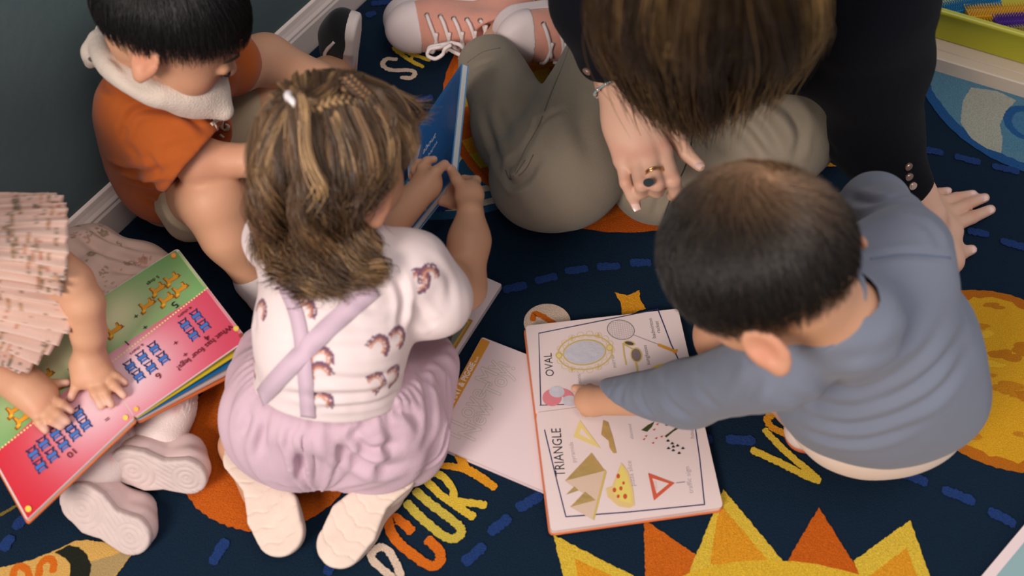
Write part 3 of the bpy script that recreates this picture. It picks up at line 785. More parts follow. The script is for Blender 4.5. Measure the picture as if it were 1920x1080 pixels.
# ---- blue book held upright
Bq = W(843, 338, .20); Aq = W(866, 118, .205)
def solve_c(u, v):
    best = None
    for z in np.linspace(-.05, .2, 300):
        c_ = W(u, v, z); d = abs(nrm(Aq-Bq)@nrm(c_-Bq))
        if best is None or d < best[0]: best = (d, c_)
    return best[1]
Cq = solve_c(752, 455)
print('held book', Aq, Bq, Cq, np.linalg.norm(Aq-Bq), np.linalg.norm(Cq-Bq))
e1 = nrm(Aq-Bq); e2 = Cq-Bq; e2 -= e1*(e2@e1); Cq = Bq+e2; e2n = nrm(e2); Dq = Aq+e2
n = nrm(np.cross(e1, e2n)); camv = np.array([0, 0, CAM_H])-Bq
if n@camv < 0: n = -n
bk = empty('picture_book', (Aq+Cq)/2, 'bright blue picture book held upright in the girl\'s hands', 'book')
b = MB(); Cv = ccw([Aq, Bq, Cq, Dq], n)
b.prism(roundq(Cv, .002), n, .0018, srgb(44, 104, 168), side=srgb(70, 140, 196)); b.prism(roundq([p-n*.0092 for p in Cv], .002), n, .0018, srgb(70, 140, 196))
S = Sheet(Bq, n, b)
S.poly([(862, 132), (845, 325), (838, 338), (770, 425), (764, 300), (782, 262)], srgb(38, 94, 160))
S.poly([(790, 272), (776, 325), (765, 330), (764, 290), (772, 264)], srgb(150, 176, 210)); S.poly([(790, 345), (765, 420), (756, 400), (764, 340)], srgb(120, 170, 200))
S.text('about', (793, 290), (817, 257), srgb(214, 222, 236), h=.9); S.text('shapes', (800, 300), (820, 268), srgb(214, 222, 236), h=.9)
b.build('cover', M_inkcloth, bk)
b = MB(); b.prism([p-n*.002-(e1*.002 if p is not None else 0) for p in ccw([Aq, Bq+e1*.004, Cq+e1*.004, Dq], n)], n, .007, srgb(206, 206, 206)); b.build('page_block', M_ink, bk)

# ---- pale book at the near right corner
A, B2 = W(1836, 1085, .020), W(1945, 955, .020); e1 = nrm(B2-A); e2 = np.array([e1[1], -e1[0], 0])
if e2[0] < 0: e2 = -e2
A = A-e1*.05; C = [A, A+e1*.24, A+e1*.24+e2*.2, A+e2*.2]; n = np.array([0, 0, 1.])
bk = empty('picture_book', (C[0]+C[2])/2, 'pale teal book with a white border in the near right corner of the rug', 'book', 'picture books on the rug')
b = MB(); b.prism(roundq(ccw([p-n*.0018 for p in C], n), .002), n, .006, srgb(216, 202, 200)); b.build('page_block', M_ink, bk)
b = MB(); b.prism(roundq(ccw(C, n), .003), n, .0017, srgb(230, 208, 208)); b.prism(roundq(ccw([p-n*.0078 for p in C], n), .003), n, .0017, srgb(230, 208, 208))
S = Sheet(A, n, b); b.add([p+n*.0003 for p in ccw([C[0]+(e1+e2)*.012, C[1]+(e2-e1)*.012, C[2]-(e1+e2)*.012, C[3]+(e1-e2)*.012], n)], [(0, 1, 2, 3)], srgb(138, 170, 172))
b.build('cover', M_inkcloth, bk)
# ================================================================== FIGURE TOOLS
SKIN = srgb(204, 153, 122); SKIN_RED = srgb(206, 120, 100); NAIL = srgb(232, 190, 178)
M_skin = mat('skin', attr=True, rough=0.5, sss=0.12, bump=0.12, bscale=260, spec=0.35)
M_hair = mat('hair', attr=True, rough=0.38, spec=0.5)
M_knit = lambda name, col=None, attr=False, bs=900, b=0.35, var=0.03: mat(name, col, rough=0.9, attr=attr, bump=b, bscale=bs, sheen=0.15, spec=0.15, var=var, vscale=14)
def camv(x, y, z):
    """direction given as right, down the picture, away from the lens"""
    return nrm(np.array([1, 0, 0.])*x+np.array([0, -SP, -CP])*y+np.array([0, CP, -SP])*z)
def fr(F, U):
    return rot_frame(camv(*F), camv(*U))
def head(S, c, R, s=1.0, ear=(-.012, -.018)):
    """skull, face and ears; columns of R are right, forward, up.  returns tints"""
    P = lambda x, y, z: np.asarray(c)+R@np.array([x, y, z])*s
    S.group(.012)
    S.ell(P(0, -.008, .018), np.array([.071, .088, .074])*s, R)
    S.ell(P(0, .030, -.030), np.array([.056, .054, .060])*s, R, k=.03)
    S.ell(P(0, .048, -.066), np.array([.030, .030, .026])*s, R, k=.025)
    for x in (-1, 1):
        S.ell(P(x*.031, .052, -.042), np.array([.026, .026, .026])*s, R, k=.02)
        S.ell(P(x*.028, .092, -.006), np.array([.015, .010, .010])*s, R, k=.012, sub=True)
        S.ell(P(x*.028, .079, -.008), np.array([.013, .010, .010])*s, R, k=.004)
    S.cone(P(0, .078, -.004), P(0, .092, -.028), .006*s, .010*s, k=.012)
    S.ell(P(0, .0935, -.030), np.array([.010, .009, .008])*s, R, k=.006)
    S.ell(P(0, .084, -.049), np.array([.016, .007, .0042])*s, R, k=.004)
    S.ell(P(0, .082, -.057), np.array([.013, .007, .0048])*s, R, k=.004)
    for x in (-1, 1):
        Re = R@np.array([[math.cos(.5*x), -math.sin(.5*x), 0], [math.sin(.5*x), math.cos(.5*x), 0], [0, 0, 1]])
        if x > 0: Re = R@np.array([[math.cos(-.5), -math.sin(-.5), 0], [math.sin(-.5), math.cos(-.5), 0], [0, 0, 1]])
        else: Re = R@np.array([[math.cos(.5), -math.sin(.5), 0], [math.sin(.5), math.cos(.5), 0], [0, 0, 1]])
        ec = P(x*.077, *ear)
        S.group(.004)
        S.ell(ec, np.array([.0055, .019, .029])*s, Re)
        S.ell(ec+Re@np.array([x*.005, .001, .003])*s, np.array([.0045, .0115, .018])*s, Re, k=.003, sub=True)
        S.ell(ec+Re@np.array([0, .004, -.024])*s, np.array([.0055, .008, .009])*s, Re, k=.006)
        S.ell(ec+Re@np.array([x*.001, .010, -.004])*s, np.array([.004, .005, .010])*s, Re, k=.005)
    t = [(P(0, .086, -.053), .014*s, srgb(190, 96, 92), .8), (P(.036, .066, -.04), .026*s, SKIN_RED, .35), (P(-.036, .066, -.04), .026*s, SKIN_RED, .35),
         (P(0, .096, -.03), .012*s, SKIN_RED, .3), (P(.078, *ear), .026*s, SKIN_RED, .4), (P(-.078, *ear), .026*s, SKIN_RED, .4)]
    return t
def lashes(name, c, R, s, parent, col=srgb(26, 20, 18)):
    """closed lids looking down: a dark lash line and a brow above each eye"""
    for x in (-1, 1):
        b = MB(); P = lambda a, y, z: np.asarray(c)+R@np.array([x*a, y, z])*s
        b.tube([P(.015, .0860, -.012), P(.022, .0915, -.0165), P(.030, .0905, -.0168), P(.040, .083, -.012)], [.0008*s, .0016*s, .0016*s, .0007*s], 6, 12, col)
        for i in range(9):
            t = i/8; a = .017+.022*t; b.tube([P(a, .089-.05*abs(t-.45)**2*2, -.0155), P(a+.002*t, .094-.05*abs(t-.45)**2*2, -.0215)], [.0006*s, .0002*s], 4, 4, col)
        b.build(name, M_hair, parent, smooth=True); b = MB()
        b.tube([P(.013, .0865, .012), P(.024, .0875, .017), P(.036, .081, .015), P(.044, .073, .009)], [.001*s, .0019*s, .0017*s, .0006*s], 6, 12, srgb(50, 36, 28))
        b.build('eyebrow', M_hair, parent, smooth=True)
def hairline(d, front=.50, side=-.05, nape=.50):
    return np.where(d[..., 1] > 0, d[..., 2]-(side+front*d[..., 1]), d[..., 2]-(side+nape*d[..., 1]))
def short_hair(c, R, s, N, L, whorl, cols, seed=0, swirl=.5, lift=.004, rad=.0006, hl={}, m=7, shell_col=None, grow=1.0, thin=None):
    """thousands of short strands lying over the skull, radiating from the crown; returns V,F,C"""
    rs = np.random.RandomState(seed); c = np.asarray(c)
    rr = np.array([.0735, .0905, .0765])*s*grow; cc = c+R@np.array([0, -.008, .018])*s
    d = rs.normal(size=(N*4, 3)); d /= np.linalg.norm(d, axis=1)[:, None]
    d = d[hairline(d, **hl) > rs.uniform(-.05, .05, len(d))][:N]; N = len(d)
    w = nrm(whorl)
    if thin is not None:                            # the scalp shows where hair fans out of the crown
        k_ = rs.uniform(0, 1, N) > .75*np.exp(-((1-d@w)/.05)); d = d[k_]; N = len(d)
    g0 = np.exp(-((1-d@w)/.09))[:, None]; paths = np.zeros((N, m, 3)); p = d.copy()
    step = L/s/.08/(m-1)*rs.uniform(.75, 1.15, N)
    jit = rs.normal(size=(N, 3))*.16; up = rs.uniform(.2, 1, N)*lift
    for i in range(m):
        q = p*rr*(1)+0
        n_ = p/rr; n_ /= np.linalg.norm(n_, axis=1)[:, None]
        paths[:, i] = cc+(q+n_*(up*(i/(m-1))**.8+.001)[:, None])@R.T
        t = p-(p@w)[:, None]*0-w*(p@w)[:, None]*0
        t = p*(p@w)[:, None]-w                      # away from the whorl along the sphere
        ln = np.linalg.norm(t, axis=1)[:, None]; t = t/(ln+1e-6)
        sw = np.cross(p, t); t = t+sw*swirl*np.exp(-ln*1.5)*1.5+jit
        t -= p*(t*p).sum(1)[:, None]; t /= np.linalg.norm(t, axis=1)[:, None]+1e-9
        p = p+t*step[:, None]; p /= np.linalg.norm(p, axis=1)[:, None]
    r = rad*s*np.linspace(1, .25, m)[None]*rs.uniform(.7, 1.2, N)[:, None]
    C = np.array(cols)[rs.randint(0, len(cols), N)]*rs.uniform(.8, 1.2, (N, 1))
    if thin is not None: C = C*(1-.75*g0)+np.array(thin)*.75*g0  # crown strands paler: scalp showing plus a brown highlight painted into their colour
    V, F, Cc = strand_mesh(paths, r, C)
    # close cap under the strands
    u = np.linspace(0, 2*np.pi, 65)[:-1]; v = np.linspace(0, np.pi, 40)
    D = np.stack([np.outer(np.sin(v), np.cos(u)), np.outer(np.sin(v), np.sin(u)), np.outer(np.cos(v), np.ones_like(u))], -1)
    n_ = D/rr; n_ /= np.linalg.norm(n_, axis=-1, keepdims=True)
    G = cc+(D*rr+n_*.0005)@R.T; idx = np.arange(G.shape[0]*64).reshape(-1, 64)
    q = np.stack([idx[:-1], np.roll(idx, -1, 1)[:-1], np.roll(idx, -1, 1)[1:], idx[1:]], -1)[..., ::-1]
    ok = hairline((D[:-1]+D[1:])/2, **hl) > .03
    F2 = q[ok]+len(V); V = np.concatenate([V, G.reshape(-1, 3)]); sc_ = np.tile(shell_col if shell_col is not None else np.array(cols[0])*.6, (G.shape[0]*64, 1))
    if thin is not None: gs = np.exp(-((1-D.reshape(-1, 3)@w)/.12))[:, None]; sc_ = np.array(cols[0])*(1-gs)+sc_*gs
    Cc = np.concatenate([Cc, sc_])
    return V, np.concatenate([F, F2]), Cc
def sheet(guides, N, m=24, spread=.006, wave=.004, wn=3.0, rad=.0007, cols=None, seed=0, clump=14, fray=1.5):
    """long hair between guide curves, gathered in wavy locks"""
    rs = np.random.RandomState(seed); G = np.stack([resample(g, m) for g in guides])
    n = len(guides); paths = np.zeros((N, m, 3)); C = np.zeros((N, 3)); t = np.linspace(0, 1, m)
    K = max(1, N//clump); base = []
    for k in range(K):
        s_ = rs.uniform(0, n-1-1e-6); i = int(s_); f = s_-i
        g = G[i]*(1-f)+G[i+1 if n > 1 else 0]*f if n > 1 else G[0]
        a1 = rs.normal(size=3); a1 /= np.linalg.norm(a1); ph = rs.uniform(0, 6.28)
        am = wave*rs.uniform(.5, 1.4)*np.clip(t*1.6, 0, 1); T = nrm(g[-1]-g[0]); a2 = nrm(np.cross(T, a1)); a1 = np.cross(a2, T)
        fq = wn*rs.uniform(.8, 1.25)*2*np.pi
        g = g+a1*(am*np.sin(fq*t+ph))[:, None]+a2*(am*np.cos(fq*t+ph))[:, None]*.8+rs.normal(size=3)*spread*.55
        base.append((g, np.array(cols[rs.randint(len(cols))])*rs.uniform(.75, 1.25)))
    for j in range(N):
        g, c_ = base[j % K]; o = rs.normal(size=3)*spread*.42; o2 = rs.normal(size=3)*spread*.35*fray
        l = rs.uniform(.82, 1.03); tt = np.clip(t*l, 0, 1)
        gg = np.stack([np.interp(tt, t, g[:, k]) for k in range(3)], 1)
        paths[j] = gg+o*np.clip(.35+t, 0, 1)[:, None]+o2*(t**2)[:, None]; C[j] = c_*rs.uniform(.85, 1.15)
    r = rad*np.array([1]*(m-6)+list(np.linspace(.95, .25, 6)))[None]*rs.uniform(.7, 1.2, N)[:, None]
    return strand_mesh(paths, r, C)
def join(parts):
    V, F, C = [], [], []; o = 0
    for v, f, c in parts: V.append(v); F.append(f+o); C.append(c); o += len(v)
    return np.concatenate(V), np.concatenate(F), np.concatenate(C)
def finger(S, pts, r0, r1, gk=.0035):
    S.group(gk); k = len(pts); S.tube(pts, list(np.linspace(r0, r1, k)), k=.003)
def vnormals(V, F):
    n = np.cross(V[F[:, 2]]-V[F[:, 0]], V[F[:, 3]]-V[F[:, 1]]); N = np.zeros_like(V)
    for k in range(4):
        for c in range(3): N[:, c] += np.bincount(F[:, k], n[:, c], len(V))
    return N/(np.linalg.norm(N, axis=1)[:, None]+1e-12)
def crumple(V, F, folds=(), wr=None):
    """press folds into cloth: each fold is (picture points on the cloth, half width, depth)"""
    N = vnormals(V, F); B = bvh_of(V, F); D = np.zeros(len(V))
    for pts, r, dep in folds:
        q = resample(np.array([(u, v, 0) for u, v in pts], float), 5*len(pts)); P = []
        for u, v, _ in q:
            h = hit(B, u, v)
            if h is not None: P.append(h[0])
        if len(P) < 3: continue
        P = np.array(P); k = len(P); fade = np.minimum(1, np.minimum(np.arange(k), np.arange(k)[::-1])/(k*.28)+.12)
        idx = np.nonzero(((V > P.min(0)-4*r) & (V < P.max(0)+4*r)).all(1))[0]
        if not len(idx): continue
        best = np.full(len(idx), 9.); w = np.zeros(len(idx)); X = V[idx]
        for i in range(k-1):
            ab = P[i+1]-P[i]; L = ab@ab+1e-12; t = np.clip((X-P[i])@ab/L, 0, 1); e = np.linalg.norm(X-P[i]-t[:, None]*ab, axis=1)
            m = e < best; best[m] = e[m]; w[m] = (fade[i]*(1-t)+fade[i+1]*t)[m]
        D[idx] += w*dep*(-np.exp(-(best/r)**2)+.5*np.exp(-((best-2.0*r)/(1.0*r))**2))
    if wr is not None:
        amp, sc_, dr, sd = wr; dr = nrm(dr); Q = V-.80*(V@dr)[:, None]*dr
        a = wob(Q, sc_, sd); b_ = wob(Q, sc_*2.2, sd+1); msk = np.clip(.5+wob(V, 18, sd+2)*1.4, 0, 1)
        D += msk*amp*((1-2*np.abs(a))*.7+.35*b_)
    return V+N*D[:, None]
def sdf_obj(name, S, lo, hi, h, m, parent, col=None, tints=None, smooth=1, vc=None, folds=(), wr=None):
    if name != 'toe_cap': S.cut((0, 0, ZR+.0012), (0, 0, -1), .002)
    S.cut(w0+wn*.0165, -wn, .002)
    V, F = S.mesh(lo, hi, h)
    if smooth: V = relax(V, F, smooth, .5)
    if len(folds) or wr is not None: V = crumple(V, F, folds, wr)
    c = None
    if vc is not None: c = vc(V)
    elif col is not None: c = tint(V, col, tints or [])
    o = mesh_obj(name, V, F, m, parent, vcol=c)
    return o, V, F
def bounds(pts, pad):
    pts = np.array(pts); return pts.min(0)-pad, pts.max(0)+pad
class RibbonMB(MB):
    def surf(s, bvhs, px, w, col=(1, 1, 1), m=0, lift=.0012, n=None, thick=0.0006, maxd=None):
        """a flat band laid on a surface where the given picture points meet it"""
        P, N = [], []
        n = n or max(6, int(sum(math.hypot(px[i+1][0]-px[i][0], px[i+1][1]-px[i][1]) for i in range(len(px)-1))/5))
        q = resample(np.array([(a[0], a[1], 0) for a in px], float), n)
        for u, v, _ in q:
            best = None
            for b in bvhs:
                h = hit(b, u, v)
                if h is not None and (best is None or np.linalg.norm(h[0]-[0, 0, CAM_H]) < np.linalg.norm(best[0]-[0, 0, CAM_H])): best = h
            if best is None: continue
            P.append(best[0]); N.append(best[1])
        if len(P) < 2: return
        P = np.array(P); N = np.array(N)
        for _ in range(2): 
            P[1:-1] = (P[:-2]+2*P[1:-1]+P[2:])/4; N[1:-1] = (N[:-2]+2*N[1:-1]+N[2:])/4
        N /= np.linalg.norm(N, axis=1)[:, None]; P = P+N*lift
        T = np.gradient(P, axis=0); T /= np.linalg.norm(T, axis=1)[:, None]+1e-9; B = np.cross(N, T)
        ww = np.interp(np.linspace(0, 1, len(P)), np.linspace(0, 1, len(np.atleast_1d(w))), np.atleast_1d(w))[:, None]/2
        a, b_ = P-B*ww, P+B*ww; k = len(P); dn = N*thick
        V = list(a-dn)+list(a)+list(b_)+list(b_-dn)
        F = []
        for r in range(3): F += [(r*k+i, r*k+i+1, (r+1)*k+i+1, (r+1)*k+i) for i in range(k-1)]
        F.append((0, k, 2*k, 3*k)); F.append((k-1, 4*k-1, 3*k-1, 2*k-1))
        s.add(V, F, col, m)
def sole_sdf(S, o, R, L, Wd, th, rr=.004, prof=((0, .40), (.35, .34), (.75, .50), (1, .44)), k=.004, grow=0):
    """flat foot shape; R columns: toe direction, side, upwards from the ground side; o = middle of the shape"""
    t_, w_ = zip(*prof); w_ = np.array(w_)*Wd
    x0, x1 = -L/2+w_[0], L/2-w_[-1]
    def f(P):
        q = (P-o)@R; x = np.clip(q[..., 0], x0, x1); r = np.interp((x-x0)/(x1-x0), t_, w_)+grow
        bend = .06*Wd*np.sin((x-x0)/(x1-x0)*3.1)
        d2 = np.hypot(q[..., 0]-x, q[..., 1]-bend)-r+rr; dz = np.abs(q[..., 2])-th/2+rr
        return np.minimum(np.maximum(d2, dz), 0)+np.hypot(np.maximum(d2, 0), np.maximum(dz, 0))-rr
    S.g[-1].append((f, k, False))
# ================================================================== GIRL IN THE MIDDLE
px = W
girl = empty('person', px(620, 800, .012), 'toddler girl seen from behind with wavy light brown hair, rainbow top and lilac pinafore skirt', 'person')
Hc = px(628, 292, .415); HR = fr((.52, -.32, .72), (.23, -.763, -.506)); hs = .94
nk = px(655, 450, .335)
wrR, elR, shR = px(882, 400, .222), px(868, 540, .185), px(775, 500, .295)
wrL, elL, shL = px(796, 352, .225), px(700, 450, .22), px(540, 440, .30)
S = SDF()
S.cone(px(640, 560, .28), nk, .055, .034, k=.03); S.cone(nk, Hc+HR@np.array([0, -.02, -.03]), .030, .036, k=.02)
tn = head(S, Hc, HR, hs)
S.group(.012)
S.tube([shR, elR], [.030, .0265]).cone(elR, px(880, 450, .21), .027, .0245).cone(px(880, 450, .21), wrR, .0245, .0175)
S.ell(px(880, 366, .222), (.0195, .023, .014), k=.012)
S.cone(shL, elL, .03, .026).cone(elL, wrL, .027, .0185).ell(px(803, 340, .225), (.018, .022, .016), k=.012)
F_ = []
def fg(pts, r0=.0068, r1=.0052): finger(S, [px(*p) for p in pts], r0, r1); F_.append(px(*pts[-1]))
fg([(870, 360, .226), (856, 337, .229), (846, 318, .228)], .0085, .0066)                       # right thumb on the near side
fg([(884, 350, .226), (893, 338, .216), (870, 336, .204), (850, 348, .196)]); fg([(886, 362, .217), (893, 352, .204), (866, 352, .190), (842, 358, .186)])
fg([(884, 374, .212), (878, 374, .196), (852, 374, .182), (832, 372, .180)]); fg([(882, 384, .210), (868, 386, .192), (846, 384, .182), (826, 379, .180)], .0062, .005)
fg([(800, 342, .236), (817, 322, .240), (834, 308, .236)], .0085, .0064)                       # left thumb
fg([(792, 330, .234), (790, 314, .236), (800, 302, .236), (814, 299, .232)]); fg([(786, 334, .226), (778, 318, .224), (784, 306, .218), (794, 304, .212)])
fg([(784, 342, .218), (774, 330, .212), (778, 320, .204)]); fg([(788, 356, .214), (784, 372, .208), (792, 388, .206)], .0075, .0065)
tn += [(p, .006, NAIL, .5) for p in F_]
# legs folded underneath
for (kn, an, toe) in ((px(790, 690, .055), px(738, 865, .035), px(705, 925, .026)), (px(520, 690, .055), px(455, 835, .035), px(485, 920, .026))):
    S.group(.01); hp = px(640, 800, .12)+ (kn-px(650, 690, .055))*.3
    S.tube([hp, kn, an, toe], [.05, .038, .026, .022], k=.02)
lo, hi = bounds([Hc-.1, Hc+.12, shR, elR, wrR, px(846, 316, .22), px(455, 850, .03), px(690, 980, .03), px(790, 690, .03), px(893, 338, .2)], .04); lo[2] = .014
body, bV, bF = sdf_obj('body', S, lo, hi, .0026, M_skin, girl, SKIN, tn)
lashes('eyelashes', Hc, HR, hs, girl)

# ---- top with rainbow print
T = SDF()
wst, mid, chs = px(608, 742, .190), px(622, 640, .250), px(640, 545, .290)
T.ell(wst, (.084, .072, .05), k=.03).ell(mid, (.088, .080, .075), k=.04).ell(chs, (.084, .070, .06), k=.04)
T.cone(px(545, 465, .30), px(760, 505, .30), .042, .042, k=.03)
T.cone(shR, px(815, 555, .255), .040, .044, k=.02).ell(px(805, 575, .258), (.040, .036, .030), k=.02)      # puffed right sleeve
T.cone(shL, px(520, 450, .27), .036, .040, k=.02)
T.cone(px(655, 470, .325), px(655, 455, .34), .040, .036, k=.02)
T.post.append(lambda P, d: d+.0014*wob(P, 45, 3)+.0008*wob(P, 110, 4))
axd = nrm(px(655, 455, .335)-px(628, 800, .13)); o_ = px(612, 716, .194)
T.cut(o_-axd*.004, -axd, .004)
V, F = T.mesh(*bounds([wst, mid, chs, shR, shL, px(850, 580, .25), nk], .10), .0021); V = relax(V, F, 2)
V = crumple(V, F, [([(480, 640), (560, 655), (700, 650), (765, 620)], .007, .002), ([(590, 705), (680, 712), (765, 690)], .005, .0026), ([(520, 735), (600, 742), (700, 735), (768, 705)], .005, .0028), ([(590, 765), (690, 758), (750, 735)], .004, .0022),
    ([(738, 500), (757, 560), (748, 625)], .005, .0040), ([(770, 560), (800, 600), (820, 612)], .006, .0025), ([(620, 600), (700, 610), (760, 590)], .008, .0018), ([(475, 560), (480, 620)], .006, .002), ([(800, 480), (840, 520), (845, 580)], .006, .0015), ([(660, 560), (700, 580), (742, 570)], .006, .0022)], (.0010, 70, (1, .1, 0), 5))
tb = bvh_of(V, F)
base = srgb(232, 214, 214)
spots = [(486, 585, .5), (478, 690, -.8), (600, 675, -.1), (600, 702, -.5), (708, 652, .15), (742, 636, .35), (704, 722, .5), (735, 708, .6), (600, 758, .1), (785, 528, .9), (806, 520, -.7), (568, 585, .1), (495, 455, .5)]
C = np.tile(np.array(base), (len(V), 1)); cold = [srgb(110, 80, 108), srgb(150, 96, 92), srgb(206, 150, 132), srgb(226, 196, 176)]
def rainbow(V, C, P0, N0, a, sc=1.0):
    x = nrm(np.cross(N0, (0.2, .9, .3))); y = np.cross(N0, x); y = -y if y@np.array([0, .83, .56]) < 0 else y; ca, sa = math.cos(a), math.sin(a); x, y = x*ca+y*sa, -x*sa+y*ca
    D = V-P0; X, Y, Z = D@x, D@y, D@N0; R_ = np.hypot(X, Y)/sc; ok = (np.abs(Z) < .02) & (Y > -.004*sc)
    for i, (r0, r1) in enumerate(((.0125, .0152), (.0096, .0122), (.0066, .0092))):
        C[ok & (R_ > r0) & (R_ < r1)] = cold[i]
for u, v, a in spots:
    h = hit(tb, u, v)
    if h: rainbow(V, C, h[0], h[1], a, 1.0)
rs = np.random.RandomState(2)
for i in range(14):                                      # the print goes on where this view does not reach
    j = rs.randint(len(V)); p = V[j]; u_, v_ = proj(p); h = hit(tb, u_, v_)
    if h is None or np.linalg.norm(h[0]-p) > .06: rainbow(V, C, p, nrm(p-mid), rs.uniform(-1, 1))
M_top = M_knit('jersey_print', attr=True, bs=700, b=.2)
top = mesh_obj('top', V, F, M_top, girl, vcol=C)

# ---- skirt
K = SDF()
K.ell(px(608, 730, .188), (.088, .078, .042), k=.03)
K.ell(px(532, 790, .118), (.062, .068, .070), k=.04).ell(px(620, 815, .100), (.095, .062, .068), k=.05).ell(px(728, 795, .100), (.070, .076, .070), k=.05)
K.cone(px(700, 760, .14), px(775, 692, .11), .068, .058, k=.04).cone(px(540, 760, .13), px(520, 690, .09), .07, .06, k=.04)
K.ell(px(778, 790, .07), (.038, .075, .062), k=.03)
axd = nrm(px(655, 455, .335)-px(628, 800, .13)); e1_ = nrm(np.cross(axd, (0, 0, 1))); e2_ = np.cross(axd, e1_); o_ = px(612, 720, .194)
def gather(P, d):
    q = P-o_; th = np.arctan2(q@e2_, q@e1_); hgt = q@axd
    w1 = np.exp(-((hgt-.012)/.020)**2); w2 = np.clip((.02-hgt)/.06, 0, 1)
    return d+.0016*w1*np.sin(th*58+2*np.sin(th*5))+.0045*w2*(np.sin(th*13+1.5*np.sin(th*4)+hgt*20)*.6+.4*np.sin(th*23+2.1))*np.clip(1.3-np.abs(hgt)/.2, .3, 1)
K.post.append(gather)
K.post.append(lambda P, d: d+.0012*wob(P, 60, 8))
K.cut((0, 0, .030), (0, 0, -1), .008)
K.cut(o_+axd*.016, axd, .004)
M_sk = M_knit('lilac_linen', srgb(206, 176, 190), bs=500, b=.3)
skirt, kV, kF = sdf_obj('skirt', K, *bounds([px(430, 820, .03), px(840, 850, .03), px(780, 640, .2), px(620, 940, .03)], .07), .0026, M_sk, girl, smooth=2,
    folds=[([(566, 805), (567, 850), (560, 905)], .006, .006), ([(545, 800), (535, 850)], .005, .0025), ([(612, 800), (650, 850), (710, 880), (770, 865)], .009, .006), ([(690, 795), (665, 820), (700, 845), (745, 830)], .006, .006), ([(725, 770), (765, 775), (790, 800)], .006, .004),
    ([(775, 650), (800, 730), (806, 800), (790, 850)], .007, .004), ([(838, 700), (842, 780), (828, 850), (785, 885)], .003, .003), ([(470, 770), (455, 820)], .006, .004), ([(500, 790), (480, 860)], .005, .003), ([(500, 905), (560, 918), (640, 920), (720, 900)], .004, .0016)], wr=(.0014, 45, (.2, -.6, -.5), 9))
kb = bvh_of(kV, kF)
sc = srgb(206, 180, 196); M_str = M_knit('lilac_strap', sc, bs=500, b=.2)
for pts_, w_, l_ in (([(520, 505), (556, 590), (570, 680), (578, 782)], .0165, .0022), ([(700, 540), (620, 610), (540, 690), (488, 748)], .021, .0038)):
    b = RibbonMB(); b.surf([tb], pts_, [w_, w_], lift=l_*.6); b.build('shoulder_strap', M_str, girl, smooth=True)

# ---- shoes with the soles turned up
M_sole = mat('cream_rubber', srgb(222, 200, 186), rough=.7, bump=.2, bscale=500, var=.06, vscale=40)
M_upper = mat('cream_knit', srgb(214, 196, 186), rough=.9, bump=.5, bscale=900)
def soled(parent, toe, heel, nout, side, L, Wd, M_s, M_u, pattern, name='shoe', prof=((0, .40), (.35, .33), (.72, .50), (1, .44))):
    """shoe seen on its sole: nout points out of the sole"""
    f = nrm(toe-heel); n = nrm(np.asarray(nout)-f*(np.asarray(nout)@f)); sd_ = np.cross(n, f)*side; c = (toe+heel)/2
    R = np.stack([f, sd_, -n], 1)
    U = SDF(); sole_sdf(U, c-n*.017, R, L*.97, Wd*.96, .022, .008, prof)
    P = lambda x, y, z: c+R@np.array([x, y, z])
    U.ell(P(L*.22, 0, .032), (L*.24, Wd*.42, .022), R, k=.012); U.cone(P(-L*.25, 0, .032), P(-L*.20, 0, .050), Wd*.36, Wd*.32, k=.015); U.cone(P(L*.15, 0, .036), P(-L*.12, 0, .048), Wd*.33, Wd*.33, k=.015)
    U.ell(P(-L*.20, 0, .066), (L*.16, Wd*.27, .02), R, k=.004, sub=True)
    up, _, _ = sdf_obj(name, U, *bounds([c], L*.75), .0026, M_u, parent, smooth=2)
    Q = SDF(); sole_sdf(Q, c-n*.0055, R, L, Wd, .013, .004, prof)
    def pat(Pp, d):
        q = (Pp-c)@R; near = np.exp(-((q[..., 2]+.001)/.004)**2); return d+near*pattern(q[..., 0], q[..., 1], L, Wd)
    Q.post.append(pat)
    so, _, _ = sdf_obj('sole', Q, *bounds([c], L*.62), .0014, M_s, up, smooth=1)
    return up, R, c
def chevrons(x, y, L, Wd):
    t = (x+.35*np.abs(y)+.0015*np.sin(y*300))/(L*.13); g = np.exp(-((t-np.round(t))/.055)**2)
    fine = (np.mod(np.floor(t), 2) == 0)*(.5+.5*np.sin(x*1500)*np.sin(y*1500))*.00035
    return .0018*g+fine
soled(girl, px(530, 1012, .050), px(452, 848, .080), (0, -.35, 1), 1, .158, .066, M_sole, M_upper, chevrons)
soled(girl, px(632, 1028, .050), px(742, 885, .080), (0, -.35, 1), -1, .158, .066, M_sole, M_upper, chevrons)

